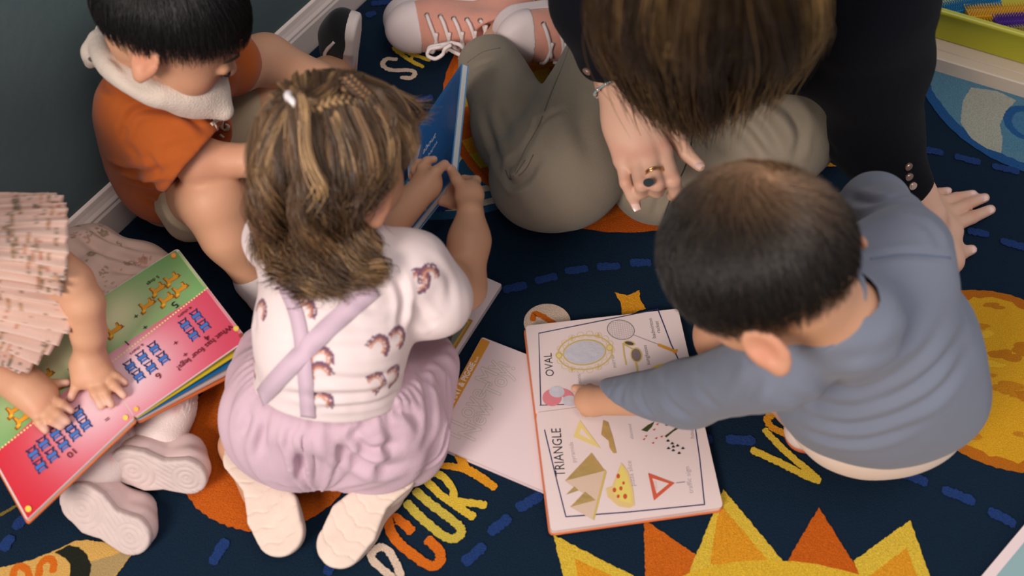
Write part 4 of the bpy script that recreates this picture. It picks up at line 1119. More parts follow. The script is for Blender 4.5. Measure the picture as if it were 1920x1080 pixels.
# ---- hair
HB = [srgb(104, 78, 56), srgb(130, 98, 68), srgb(160, 124, 86), srgb(84, 64, 48), srgb(186, 150, 108), srgb(112, 88, 68), srgb(92, 70, 54)]
hl = dict(front=.42, side=.05, nape=.60)
parts = [short_hair(Hc, HR, hs, 5200, .032, (0, -.15, .95), HB, 4, swirl=.1, lift=.0025, rad=.00055, hl=hl, grow=1.03, shell_col=srgb(92, 66, 46))]
shV, shF = parts[0][0], parts[0][1]
nS = 64*40; hb = bvh_of(shV[-nS:], shF[(shF >= len(shV)-nS).all(1)]-(len(shV)-nS))
def gd(pts, lift=.006, off=(0, 0, 0)):
    out = []
    for q in pts:
        if len(q) == 3: out.append(px(*q)); continue
        best = None
        for bb in (hb, tb, kb):
            h = hit(bb, *q)
            if h is not None and (best is None or np.linalg.norm(h[0]-[0, 0, CAM_H]) < np.linalg.norm(best[0]-[0, 0, CAM_H])): best = h
        if best is None: out.append(px(q[0], q[1], out[-1][2]-.01 if out else .3))
        else:
            p = best[0]+best[1]*lift
            if len(out) and np.linalg.norm(p-out[-1]) > .09: p = p*.35+px(q[0], q[1], out[-1][2])*.65
            out.append(p)
    return np.array(out)+np.array(off)
TIE = (567, 207)
front = [gd([(512, 222), (530, 212), TIE]), gd([(524, 178), (545, 188), TIE]), gd([(560, 152), (565, 178), TIE]), gd([(605, 146), (600, 172), TIE]), gd([(650, 150), (618, 180), TIE])]
parts.append(sheet(front, 1800, 12, .005, .001, 1, .00045, HB, 1, clump=30))
lift2 = .012
tail = [gd([TIE, (532, 235), (508, 290), (500, 350), (508, 400), (525, 440), (500, 475)], lift2), gd([TIE, (545, 250), (530, 320), (528, 380), (548, 420), (535, 462), (555, 492)], lift2),
        gd([TIE, (562, 260), (566, 330), (560, 390), (580, 430), (596, 470), (580, 505)], lift2), gd([TIE, (575, 250), (585, 320), (590, 380), (600, 430), (618, 475), (610, 515)], lift2)]
parts.append(sheet(tail, 4200, 28, .010, .010, 2.0, .00045, HB, 2, clump=42))
mid_ = [gd([(600, 215), (612, 270), (610, 340), (615, 400), (612, 450), (636, 490), (628, 515)], .008), gd([(630, 220), (648, 280), (650, 340), (636, 400), (632, 450), (640, 488), (652, 515)], .008),
        gd([(660, 215), (684, 270), (684, 330), (660, 385), (645, 435), (656, 475), (680, 500)], .008), gd([(696, 210), (720, 260), (706, 312), (680, 360), (660, 400), (662, 445), (690, 475)], .008)]
parts.append(sheet(mid_, 5200, 28, .010, .010, 1.8, .00045, HB, 3, clump=48))
right = [gd([(648, 158), (695, 172), (740, 210), (758, 262), (760, 305)], .004), gd([(640, 172), (686, 196), (730, 240), (744, 282), (738, 318)], .004), gd([(680, 155), (728, 180), (770, 220), (772, 265), (770, 300)], .004)]
parts.append(sheet(right, 2200, 16, .005, .003, 1.4, .00045, HB, 5, clump=36))
left = [gd([(500, 230), (492, 290), (490, 350), (496, 400), (508, 445), (500, 480)], .006), gd([(515, 225), (505, 300), (505, 360), (515, 410), (530, 460), (545, 500)], .006)]
curls = [gd([(508, 440), (500, 470), (520, 500), (505, 530)], .006), gd([(560, 460), (560, 500), (582, 530), (566, 560)], .006), gd([(620, 460), (622, 500), (600, 530), (618, 562)], .006), gd([(652, 450), (650, 490), (676, 518), (662, 545)], .006), gd([(680, 420), (694, 465), (690, 498), (722, 522)], .006)]
parts.append(sheet(curls, 1300, 26, .007, .012, 2.2, .00045, HB, 21, clump=34))
parts.append(sheet(left, 1700, 24, .007, .009, 2.6, .00045, HB, 6, clump=36))
# two small twisted plaits across the top
for k_, pl in enumerate(([(690, 215), (665, 205), (635, 205), (605, 215), (567, 212)], [(640, 158), (656, 174), (672, 190), (690, 205), (710, 225)])):
    g = resample(gd(pl, .008), 60); tt = np.linspace(0, 1, 60); T = nrm(g[-1]-g[0]); a1 = nrm(np.cross(T, (0, 0, 1))); a2 = np.cross(T, a1)
    for ph in (0, 2.09, 4.19):
        cen = g+a1*(.0052*np.sin(tt*22+ph))[:, None]+a2*(.004*np.sin(tt*44+2*ph))[:, None]
        parts.append(sheet([cen], 70, 60, .0042, 0, 1, .0008, HB, 10+k_, fray=.3))
stray = [gd([(700, 150), (760, 175, .43), (810, 185, .42)], .004), gd([(740, 190), (790, 230, .42), (812, 240, .41)], .004)]
parts.append(sheet(stray, 60, 12, .006, .004, 1.2, .0005, HB, 8))
V, F, C = join(parts)
hair = mesh_obj('hair', V, F, M_hair, girl, vcol=C)
tc_ = gd([TIE], .017)[0]; b = MB()
a_ = np.linspace(0, 2*np.pi, 25)[:-1]; tdir = nrm(px(545, 240, .44)-px(570, 200, .46)); u1 = nrm(np.cross(tdir, (0, 0, 1))); u2 = np.cross(tdir, u1)
ringp = [tc_+u1*math.cos(t)*.0105+u2*math.sin(t)*.0105 for t in a_]; V, F = tube_mesh(np.array(ringp+[ringp[0]]), [.0040], 8); b.add(V, F)
b.build('hair_tie', mat('white_elastic', srgb(232, 222, 224), rough=.8), hair, smooth=True)
# ================================================================== BOY IN THE BLUE SHIRT
boy = empty('person', px(1630, 780, .012), 'toddler in a dusty blue long-sleeved shirt crouching and pointing at the shapes book', 'person')
Hc = px(1428, 498, .475); HR = fr((-.40, .08, .90), (-.72, -.66, -.25)); hs = .95
R_ = HR
nk = px(1580, 600, .412)
S = SDF()
S.cone(px(1600, 620, .37), nk, .045, .035, k=.03); S.cone(nk, Hc+HR@np.array([0, -.02, -.04]), .034, .038, k=.03)
tn = head(S, Hc, HR, hs, ear=(-.032, -.034))
shL, elL, wrL = px(1450, 690, .330), px(1290, 738, .190), px(1118, 752, .066)
shR, elR, wrR = px(1700, 460, .340), px(1640, 385, .240), px(1560, 420, .130)
S.group(.012)
S.cone(shL, elL, .030, .026).cone(elL, wrL, .026, .0185).ell(px(1106, 750, .060), (.021, .020, .013), k=.012)
S.cone(shR, elR, .030, .026).cone(elR, wrR, .026, .019).cone(wrR, px(1530, 450, .07), .019, .017)
fpt = [[(1104, 739, .060), (1094, 731, .056), (1078, 728, .048)], [(1099, 748, .058), (1092, 750, .048), (1098, 756, .042)], [(1099, 757, .056), (1092, 762, .048), (1100, 766, .042)], [(1102, 765, .054), (1098, 772, .047), (1106, 774, .042)], [(1116, 735, .055), (1106, 728, .047), (1100, 734, .040)]]
for f_ in fpt: finger(S, [px(*p) for p in f_], .0072, .0058); tn.append((px(*f_[-1]), .006, NAIL, .5))
hpL, knL, anL = px(1640, 740, .13), px(1372, 628, .175), px(1500, 770, .06)
hpR, knR, anR = px(1700, 700, .13), px(1560, 520, .21), px(1640, 800, .06)
for a, k_, n_ in ((hpL, knL, anL), (hpR, knR, anR)):
    S.group(.01); S.tube([a, k_], [.055, .044]).cone(k_, n_, .042, .026).cone(n_, n_+np.array([-.03, .04, -.02]), .024, .02)
tn += [(knL, .05, SKIN_RED, .2)]
sdf_obj('body', S, *bounds([Hc-.09, Hc+.11, px(1070, 730, .04), wrR, hpR, knL, anL, anR, shR], .05), .0028, M_skin, boy, SKIN, tn)
lashes('eyelashes', Hc, HR, hs, boy, srgb(20, 16, 15))
# shirt
nkd = nrm(Hc-nk)
T = SDF()
T.ell(px(1660, 640, .260), (.098, .100, .085), k=.05).ell(px(1625, 565, .345), (.082, .075, .055), k=.05).ell(px(1690, 730, .190), (.098, .085, .080), k=.05).ell(px(1590, 735, .185), (.085, .075, .075), k=.05)
T.cone(px(1500, 650, .350), px(1690, 480, .365), .044, .048, k=.04)
T.cone(shL, elL, .043, .036, k=.03).cone(elL, px(1124, 752, .070), .036, .0270, k=.02)
T.cone(shR, elR, .043, .038, k=.03).cone(elR, px(1570, 415, .15), .038, .030, k=.02)
cuf = px(1121, 752, .068); cd_ = nrm(np.array([-1, .05, -.12]))
T.cut(cuf, cd_, .003)
T.cone(nk-nkd*.01, nk+nkd*.04, .050, .043, k=.02)
T.post.append(lambda P, d: np.where((np.linalg.norm((P-nk)-((P-nk)@nkd)[..., None]*nkd, axis=-1) < .054) & (np.linalg.norm(P-nk, axis=-1) < .11), np.maximum(d, (P-nk)@nkd-.024), d))
T.post.append(lambda P, d: d+.0018*wob(P, 38, 21)+.0007*wob(P, 120, 22))
T.cut(px(1650, 800, .10), nrm(np.array([-.1, -.55, -.85])), .004)
M_bl = M_knit('dusty_blue_jersey', srgb(116, 122, 138), bs=900, b=.3)
shirt, tV, tF = sdf_obj('shirt', T, *bounds([px(1137, 752, .06), px(1830, 640, .2), px(1700, 820, .1), shR, elR, wrR, px(1420, 800, .15)], .08), .0027, M_bl, boy, smooth=2,
    folds=[([(1490, 800), (1560, 822), (1640, 822), (1740, 785)], .007, .0042), ([(1475, 770), (1600, 797), (1740, 750), (1815, 665)], .008, .0045), ([(1465, 738), (1600, 765), (1730, 712), (1808, 620)], .008, .0045), ([(1500, 712), (1620, 732), (1720, 670), (1780, 590)], .009, .0035),
    ([(1560, 680), (1660, 660), (1730, 600)], .009, .0025), ([(1378, 622), (1405, 640), (1418, 680)], .006, .0045), ([(1405, 612), (1440, 650), (1450, 690)], .006, .004), ([(1430, 700), (1400, 745), (1385, 790)], .008, .0035), ([(1172, 712), (1163, 750), (1176, 790)], .005, .003),
    ([(1192, 708), (1205, 755), (1235, 792)], .005, .0032), ([(1228, 703), (1255, 755), (1300, 786)], .006, .003), ([(1150, 714), (1143, 750), (1152, 786)], .0028, .0022), ([(1290, 700), (1320, 740), (1350, 770)], .007, .0025), ([(1570, 362), (1630, 378), (1705, 362)], .006, .0035), ([(1620, 486), (1700, 476), (1784, 482)], .004, .0025), ([(1700, 400), (1745, 430), (1765, 470)], .007, .002)], wr=(.0013, 42, (.8, .5, 0), 31))
tb2 = bvh_of(tV, tF)
b = RibbonMB()
b.surf([tb2], [(1632, 486), (1700, 478), (1782, 484)], [.0022], lift=.0006); b.build('seam', M_knit('blue_stitching', srgb(96, 108, 132)), shirt, smooth=True)
# collar band and snap
b = MB(); a_ = np.linspace(0, 2*np.pi, 33); ax = nrm(Hc-nk); u1 = nrm(np.cross(ax, (0, 0, 1))); u2 = np.cross(ax, u1)
V, F = tube_mesh(np.array([nk+ax*.024+(u1*math.cos(t)+u2*math.sin(t))*.0420 for t in a_]), [.0042], 8); b.add(V, F)
b.build('collar', M_bl, shirt, smooth=True)
b = MB(); p0 = px(1541, 596, .437); nd = nrm(np.array([0, 0, CAM_H])-p0); 
for r_, l in ((.0042, 0), (.0028, .0012)):
    x_ = nrm(np.cross(nd, (1, 0, 0))); y_ = np.cross(nd, x_); b.prism([p0+nd*(l+.001)+(x_*math.cos(t)+y_*math.sin(t))*r_ for t in np.linspace(0, 2*np.pi, 17)[:-1]], nd, .002)
b.build('snap_button', mat('pearl_snap', srgb(220, 214, 216), rough=.25, metal=.4), shirt, smooth=True)
# shorts
K = SDF()
K.ell(px(1660, 765, .115), (.098, .085, .070), k=.04).ell(px(1600, 775, .10), (.080, .070, .060), k=.04)
K.cone(hpL, knL*.72+hpL*.28, .064, .056, k=.03).cone(hpR, knR*.7+hpR*.3, .064, .056, k=.03)
K.crease([px(1560, 835, .06), px(1640, 838, .1), px(1710, 820, .1)], .005, .003); K.post.append(lambda P, d: d+.0020*wob(P, 60, 31)); K.cut((0, 0, .02), (0, 0, -1), .006)
sdf_obj('shorts', K, *bounds([px(1660, 765, .05), hpL, knL, knR, hpR], .12), .0032, M_knit('cream_cotton', srgb(224, 204, 190)), boy, smooth=2)
# sneaker peeping out
M_or = mat('terracotta_rubber', srgb(186, 92, 58), rough=.6, var=.05, vscale=50); M_wc = mat('white_canvas', srgb(224, 206, 198), rough=.85, bump=.3, bscale=700)
plain = lambda x, y, L, Wd: 0*x
soled(boy, px(1600, 872, .020), px(1668, 812, .062), (-.15, -.62, .62), 1, .140, .060, M_or, M_wc, plain)
soled(boy, px(1520, 800, .016), px(1560, 740, .03), (0, -.3, -1), 1, .135, .058, M_or, M_wc, plain)
# hair
BK = [srgb(24, 22, 22), srgb(32, 28, 26), srgb(18, 17, 18), srgb(42, 35, 30), srgb(56, 46, 38)]
wh = nrm(HR.T@(px(1450, 400, .53)-Hc)/hs/np.array([.0735, .0905, .0765]))
V, F, C = short_hair(Hc, HR, hs, 11000, .032, wh, BK, 7, swirl=1.2, lift=.008, rad=.00055, hl=dict(front=.5, side=-.06, nape=.42), m=6, shell_col=srgb(196, 154, 122), grow=1.06, thin=srgb(176, 138, 106))
mesh_obj('hair', V, F, M_hair, boy, vcol=C)
# ================================================================== BOY IN THE ORANGE SHIRT
ob_ = empty('person', px(300, 370, .012), 'toddler boy in a rust orange t-shirt and cream bandana sitting against the wall', 'person')
Hc = px(322, 34, .415); HR = fr((.76, .36, .50), (.25, -.60, -.75)); hs = .93
nk = px(280, 118, .325)
S = SDF()
S.cone(px(270, 240, .26), nk, .05, .036, k=.03); S.cone(nk, Hc+HR@np.array([0, -.02, -.04]), .036, .042, k=.03)
tn = head(S, Hc, HR, hs)
shR, elR, wrR = px(278, 225, .272), px(372, 302, .225), px(488, 300, .225)
shL, elL, wrL = px(392, 128, .280), px(500, 112, .230), px(600, 150, .190)
S.group(.012); S.tube([shR, elR], [.034, .031]).cone(elR, wrR, .027, .021).cone(wrR, px(525, 312, .20), .02, .018)
S.group(.012); S.tube([shL, px(440, 122, .26), elL], [.040, .036, .034]).cone(elL, wrL, .034, .025).cone(wrL, px(635, 170, .165), .02, .016)
for i in range(4):
    q = px(525, 300+i*7, .20); finger(S, [q, px(545, 302+i*8, .19), px(556, 306+i*8, .18)], .007, .0055)
    q = px(640, 160+i*7, .165); finger(S, [q, px(655, 165+i*8, .155), px(660, 172+i*8, .145)], .007, .0055)
hpR, knR, anR = px(325, 350, .080), px(402, 372, .168), px(478, 525, .055)
hpL, knL, anL = px(340, 290, .085), px(505, 205, .150), px(640, 120, .060)
S.group(.01); S.cone(hpR, knR, .054, .043, k=.01).ell(knR+np.array([.002, -.002, .002]), (.044, .042, .042), k=.02).tube([knR, px(430, 440, .125), anR], [.041, .036, .024], k=.02).cone(anR, px(505, 560, .04), .022, .02)
S.group(.01); S.cone(hpL, knL, .056, .045).cone(knL, anL, .040, .024)
tn += [(px(392, 300, .25), .04, SKIN_RED, .22)]
sdf_obj('body', S, *bounds([Hc-.1, Hc+.12, hpR, anR, px(660, 120, .04), wrL, px(530, 570, .03), px(200, 200, .2)], .05), .0028, M_skin, ob_, SKIN, tn)
lashes('eyelashes', Hc, HR, hs, ob_, srgb(20, 16, 15))
# shirt
T = SDF()
T.ell(px(266, 215, .262), (.058, .066, .065), k=.04).ell(px(282, 290, .170), (.060, .066, .080), k=.05).ell(px(308, 345, .095), (.056, .058, .062), k=.05)
T.ell(px(340, 235, .235), (.066, .062, .065), k=.05)
T.cone(px(258, 195, .30), px(385, 125, .295), .034, .042, k=.03)
T.group(.010)
T.cone(px(272, 225, .278), px(335, 272, .245), .047, .055, k=.02).cone(px(335, 272, .245), px(388, 314, .222), .056, .054, k=.02)
T.group(.012); T.cone(px(400, 128, .28), px(425, 118, .27), .040, .046)
cR = px(360, 298, .238); dR = nrm(px(372, 302, .225)-px(278, 225, .272))
def cutcap(P, d, c=cR, n_=dR, rad=.07):
    q = P-c; ax_d = np.linalg.norm(q-(q@n_)[..., None]*n_, axis=-1)
    return np.where((ax_d < rad) & (q@n_ > -.01) & (q@n_ < .10), np.maximum(d, q@n_), d)
T.post.append(cutcap)
T.post.append(lambda P, d: -SDF.smin(-d, np.linalg.norm(P-nk-np.array([0, 0, .01]), axis=-1)-.036, .004))
T.post.append(lambda P, d: d+.0018*wob(P, 42, 41)+.0007*wob(P, 120, 42)); T.cut(px(290, 405, .03), nrm(np.array([.1, -.5, -.9])), .004)
M_orS = M_knit('rust_jersey', srgb(176, 88, 36), bs=900, b=.3)
shirt, tV, tF = sdf_obj('t_shirt', T, *bounds([px(190, 130, .3), px(200, 320, .1), px(300, 420, .03), cR, px(430, 110, .27), px(400, 250, .2)], .085), .0027, M_orS, ob_, smooth=2,
    folds=[([(232, 242), (252, 210), (295, 202), (338, 212)], .005, .0045), ([(234, 236), (228, 262)], .005, .003), ([(330, 204), (358, 222), (388, 246)], .006, .0035), ([(275, 290), (292, 312), (298, 330)], .005, .004), ([(200, 306), (250, 322), (320, 320)], .006, .0055), ([(232, 330), (280, 345), (318, 338)], .005, .004),
    ([(186, 128), (192, 155), (210, 175)], .005, .003), ([(290, 290), (340, 272), (380, 268)], .006, .002), ([(270, 370), (300, 385), (320, 375)], .005, .003), ([(240, 270), (262, 300)], .006, .002)], wr=(.0012, 48, (.5, -.5, -.6), 41))
tb3 = bvh_of(tV, tF)
b = RibbonMB(); wc = srgb(226, 208, 196)
for st in ([(418, 172), (428, 180), (436, 192)], [(424, 190), (436, 200), (434, 212), (424, 206)], [(408, 206), (414, 214)], [(416, 200), (422, 212), (430, 210)], [(396, 214), (402, 226)], [(392, 222), (408, 214)], [(396, 234), (410, 224), (414, 228)], [(402, 230), (408, 244)], [(418, 228), (414, 240), (424, 246), (430, 236), (422, 232)], [(412, 252), (420, 258)]):
    b.surf([tb3], st, [.0045], wc, lift=.0008, n=10)
b.build('chest_print', mat('white_print', wc, rough=.8), shirt, smooth=True)
# bandana
Bn = SDF(); 
ring_ = [px(188, 84, .350), px(200, 116, .360), px(236, 148, .360), px(296, 176, .348), px(356, 176, .330), px(398, 150, .322), px(380, 90, .34), px(300, 40, .33), px(215, 50, .335), px(192, 88, .345)]
rp = resample(ring_, 30)
Bn.tube(rp, [.0140]*30, k=.006)
Bn.tube([px(300, 172, .335), px(358, 178, .318), px(422, 212, .292)], [.012, .020, .006], k=.03).tube([px(345, 172, .325), px(396, 168, .31), px(422, 208, .290)], [.012, .014, .005], k=.02)
Bn.crease([px(215, 110, .375), px(260, 160, .37), px(310, 185, .36), px(345, 182, .35)], .005, .005).crease([px(225, 140, .375), px(280, 180, .365), px(330, 196, .35)], .005, .004).crease([px(395, 150, .35), px(396, 180, .34), px(380, 200, .33)], .005, .004)
Bn.tube([px(190, 84, .350), px(182, 72, .352)], [.010, .008]).tube([px(190, 90, .346), px(176, 102, .338), px(169, 118, .325)], [.010, .013, .007], k=.01)
Bn.post.append(lambda P, d: d+.0012*wob(P, 90, 51))
ban, bV_, bF_ = sdf_obj('bandana', Bn, *bounds(list(rp)+[px(416, 210, .28), px(165, 125, .32)], .04), .0022, M_knit('cream_muslin', srgb(214, 198, 186), bs=420, b=.6), ob_, smooth=2)
bb_ = bvh_of(bV_, bF_); h = hit(bb_, 171, 111)
if h:
    b = MB(); x_ = nrm(np.cross(h[1], (0, 0, 1))); y_ = np.cross(h[1], x_)
    b.prism([h[0]+h[1]*.0012+(x_*math.cos(t)+y_*math.sin(t))*.0035 for t in np.linspace(0, 2*np.pi, 13)[:-1]], h[1], .0012); b.build('snap_button', mat('dull_snap', srgb(130, 124, 120), rough=.4, metal=.5), ban)
# shorts
K = SDF()
K.ell(px(318, 338, .075), (.055, .060, .055), k=.03).cone(hpR, knR*.62+hpR*.38, .055, .054, k=.03).cone(hpL, knL*.86+hpL*.14, .066, .055, k=.03)
ce = knR*.66+hpR*.34; K.post.append(lambda P, d: np.where(np.linalg.norm(P-ce, axis=-1) < .11, np.maximum(d, np.where(((P-ce)@nrm(knR-hpR) > -.02), (P-ce)@nrm(knR-hpR), d)), d))
K.tube([px(345, 385, .12), px(352, 418, .09), px(400, 420, .08)], [.030, .022, .02], k=.02)
K.post.append(lambda P, d: d+.0026*wob(P, 55, 61)); K.cut((0, 0, .014), (0, 0, -1), .004)
K.crease([px(440, 170, .17), px(445, 220, .16), px(440, 270, .13)], .006, .004)
sdf_obj('shorts', K, *bounds([px(300, 370, .03), hpL, knL, knR, px(345, 430, .07)], .09), .003, M_knit('khaki_cotton', srgb(186, 168, 142), bs=600), ob_, smooth=2)
# sock and black shoes
Q = SDF(); Q.cone(anR*.85+knR*.15, anR, .0245, .0275, k=.01).cone(anR, px(500, 560, .04), .0275, .026, k=.01); sdf_obj('sock', Q, *bounds([anR, px(505, 565, .03)], .05), .0024, M_knit('white_rib_sock', srgb(224, 210, 210)), ob_)
M_blk = mat('black_suede', srgb(26, 26, 30), rough=.9, bump=.3, bscale=700, sheen=.2); M_wr = mat('white_rubber', srgb(230, 214, 208), rough=.55)
def side_shoe(parent, toe, heel, up, L, Wd, H, mU, mS, mC, name='shoe', th=.024, cap=True, stripe=False, foot=True):
    """low lace-up shoe; up points from the sole into the shoe"""
    f = nrm(toe-heel); u = nrm(np.asarray(up)-f*(np.asarray(up)@f)); sd_ = np.cross(u, f); c = (toe+heel)/2
    R = np.stack([f, sd_, u], 1); P = lambda x, y, z: c+R@np.array([x, y, z])
    U = SDF(); sole_sdf(U, P(0, 0, th*.9), R, L*.97, Wd*.93, .03, .012)
    U.ell(P(L*.27, 0, th+.010), (L*.21, Wd*.43, .024), R, k=.02); U.cone(P(L*.16, 0, th+.016), P(-L*.10, 0, H*.66), Wd*.36, Wd*.30, k=.02); U.cone(P(-L*.26, 0, th+.01), P(-L*.22, 0, H*.70), Wd*.38, Wd*.31, k=.02)
    U.ell(P(-L*.19, 0, H*1.02), (L*.17, Wd*.26, H*.34), R, k=.006, sub=True)
    o, V_, F_ = sdf_obj(name, U, *bounds([c], L*.75), .0028, mU, parent, smooth=2)
    Q = SDF(); sole_sdf(Q, P(0, 0, th/2), R, L, Wd, th, .006); sdf_obj('sole', Q, *bounds([c], L*.64), .0024, mS, o, smooth=1)
    if cap:
        Q = SDF(); Q.inflate_of(U, .0016); Q.cut(P(L*.29, 0, 0), -f, .002); sdf_obj('toe_cap', Q, *bounds([P(L*.36, 0, .03)], L*.3), .0022, mC, o, smooth=1)
    return o, P, R, bvh_of(V_, F_)
o, P, R, bb = side_shoe(ob_, px(672, 52, .140), px(664, 150, .020), (-1, .15, .35), .165, .066, .062, M_blk, M_wr, M_wr, cap=False, th=.022)
b = RibbonMB(); V, F = tube_mesh(np.array([P(.05, .030, .030), P(.02, .032, .044), P(-.01, .031, .040), P(-.04, .031, .030)]), [.003], 6, 20); b.add(V, F); b.build('side_stripe', M_wr, o, smooth=True); b = RibbonMB()
V, F = tube_mesh(np.array([P(.05, -.030, .030), P(.02, -.032, .044), P(-.01, -.031, .040), P(-.04, -.031, .030)]), [.003], 6, 20); b.add(V, F)
b.build('side_stripe', M_wr, o, smooth=True)
side_shoe(ob_, px(620, 640, .012), px(535, 590, .012), (0, 0, 1), .15, .062, .058, M_blk, M_wr, M_wr, cap=False, th=.018)
# hair
BK2 = [srgb(20, 20, 22), srgb(30, 28, 30), srgb(14, 14, 16), srgb(40, 36, 36)]
V, F, C = short_hair(Hc, HR, hs, 13000, .040, (.05, -.42, .9), BK2, 9, swirl=.25, lift=.006, rad=.0005, hl=dict(front=.50, side=.16, nape=.55), m=7, shell_col=srgb(16, 16, 18), grow=1.05)
mesh_obj('hair', V, F, M_hair, ob_, vcol=C)
# ================================================================== ADULT
ad = empty('person', px(1250, 120, .012), 'adult with long brown hair, navy cardigan and olive trousers sitting cross-legged', 'person')
Hc = px(1320, -150, .715); HR = fr((-.05, .80, .55), (0, .50, -.85)); hs = 1.2
neck = px(1345, -230, .62)
shR, elR, wrR = px(1130, -230, .500), px(1118, 0, .400), px(1157, 138, .288)
shL, elL, wrL = px(1600, -150, .500), px(1640, 120, .300), px(1738, 405, .065)
S = SDF()
S.cone(px(1370, -230, .50), neck, .07, .055, k=.03); S.cone(neck, Hc+HR@np.array([0, -.03, -.04]), .055, .055, k=.02)
tn = head(S, Hc, HR, hs)
S.group(.02); S.cone(px(1390, -150, .40), px(1370, -230, .52), .10, .07).cone(px(1370, -60, .15), px(1390, -150, .40), .10, .09)
S.cone(px(1370, -230, .50), shR, .05, .04).cone(px(1370, -230, .50), shL, .05, .04).cone(shR, elR, .042, .038).cone(shL, elL, .045, .040)
S.cone(px(1370, -60, .15), px(1015, 325, .08), .07, .05).cone(px(1015, 325, .08), px(955, 235, .08), .045, .038).cone(px(955, 235, .08), px(930, 95, .06), .038, .03).cone(px(1370, -60, .15), px(1470, 250, .10), .07, .05).cone(px(1470, 250, .10), px(1225, 340, .06), .045, .04).cone(px(1225, 340, .06), px(1190, 120, .05), .04, .026)
S.group(.014)
S.cone(elR, wrR, .040, .0285, k=.02)
k4 = [px(1243, 284, .252), px(1219, 296, .252), px(1193, 300, .246), px(1166, 299, .238)]
w2 = px(1163, 165, .280)
for i, kk in enumerate(k4): S.cone(wrR*.5+w2*.5+(kk-k4[1])*.35, kk, .0175, .0125, k=.012)
S.ell((k4[1]+k4[2])/2*.45+w2*.55, (.034, .036, .017), np.stack([nrm(k4[0]-k4[3]), nrm(np.cross(nrm(np.cross(k4[0]-k4[3], w2-k4[1])), k4[0]-k4[3])), nrm(np.cross(k4[0]-k4[3], w2-k4[1]))], 1), k=.02)
S.cone(px(1186, 190, .270), px(1248, 232, .248), .022, .0145, k=.02)
fT = [[k4[0], px(1262, 338, .245), px(1268, 360, .220), px(1262, 366, .205)], [k4[1], px(1232, 345, .246), px(1232, 358, .222), px(1228, 358, .206)],
      [k4[2], px(1203, 346, .240), px(1204, 360, .216), px(1204, 356, .200)], [k4[3], px(1173, 342, .226), px(1185, 368, .210), px(1193, 387, .196)]]
for f_, r0, r1 in zip(fT, (.0108, .0106, .0104, .0090), (.0088, .0085, .0082, .0068)): finger(S, f_, r0, r1, .005)
finger(S, [px(1240, 222, .250), px(1268, 256, .246), px(1286, 288, .240), px(1312, 311, .236)], .0140, .0078, .008)
tn += [(px(1312, 310, .246), .0075, NAIL, .9), (px(1193, 389, .204), .007, NAIL, .9)]
for kk in k4: tn.append((kk+np.array([0, 0, .012]), .012, SKIN_RED, .28))
for f_ in fT: tn.append((f_[1]+np.array([0, -.004, .009]), .009, SKIN_RED, .25))
for kk in k4[:3]: S.crease([w2*.3+kk*.7+(kk-k4[1])*0+np.array([.010, 0, .016]), kk+np.array([.012, 0, .014])], .006, .0012)
# left hand pressed flat on the rug
S.group(.014)
pm = px(1755, 425, .030)
S.cone(elL, px(1658, 265, .165), .040, .034, k=.02).cone(px(1658, 265, .165), px(1712, 365, .085), .034, .028, k=.02).cone(px(1712, 365, .085), wrL, .028, .028, k=.02)
kL = [px(1784, 424, .026), px(1772, 402, .028), px(1758, 382, .027), px(1742, 368, .024)]
for kk in kL: S.cone(wrL*.85+kk*.15-np.array([0, 0, .012]), kk, .020, .0125, k=.014)
S.cone(wrL-np.array([0, 0, .02]), px(1778, 488, .026), .024, .018, k=.02); S.cone(px(1778, 488, .026), px(1786, 440, .026), .018, .014, k=.02)
fL = [[kL[0], px(1822, 408, .024), px(1857, 393, .018)], [kL[1], px(1812, 384, .024), px(1846, 371, .018)], [kL[2], px(1792, 371, .023), px(1824, 364, .018)], [kL[3], px(1760, 362, .021), px(1777, 358, .017)]]
for f_, r0, r1 in zip(fL, (.0115, .0112, .0105, .0095), (.0080, .0078, .0072, .0068)): finger(S, f_, r0, r1, .0045)
finger(S, [px(1780, 482, .024), px(1802, 474, .022), px(1822, 468, .018)], .0135, .0078, .008)
for q in ((1857, 391, .026), (1846, 369, .026), (1824, 362, .025), (1777, 356, .024), (1823, 467, .026)): tn.append((px(*q), .0070, NAIL, .9))
for f_ in fL: tn.append((f_[1]+np.array([0, 0, .010]), .009, SKIN_RED, .25))
# ankles inside the shoes
S.group(.01); S.cone(px(930, 95, .06), px(950, 60, .06), .030, .030); S.cone(px(1190, 120, .05), px(1150, 100, .05), .024, .024)
sdf_obj('body', S, *bounds([Hc-.1, Hc+.14, elR, shR, px(1192, 390, .2), wrL, px(1862, 395, .012), px(1180, 60, .04), px(940, 85, .04)], .05), .0028, M_skin, ad, srgb(216, 170, 146), tn, smooth=2)
lashes('eyelashes', Hc, HR, hs, ad)
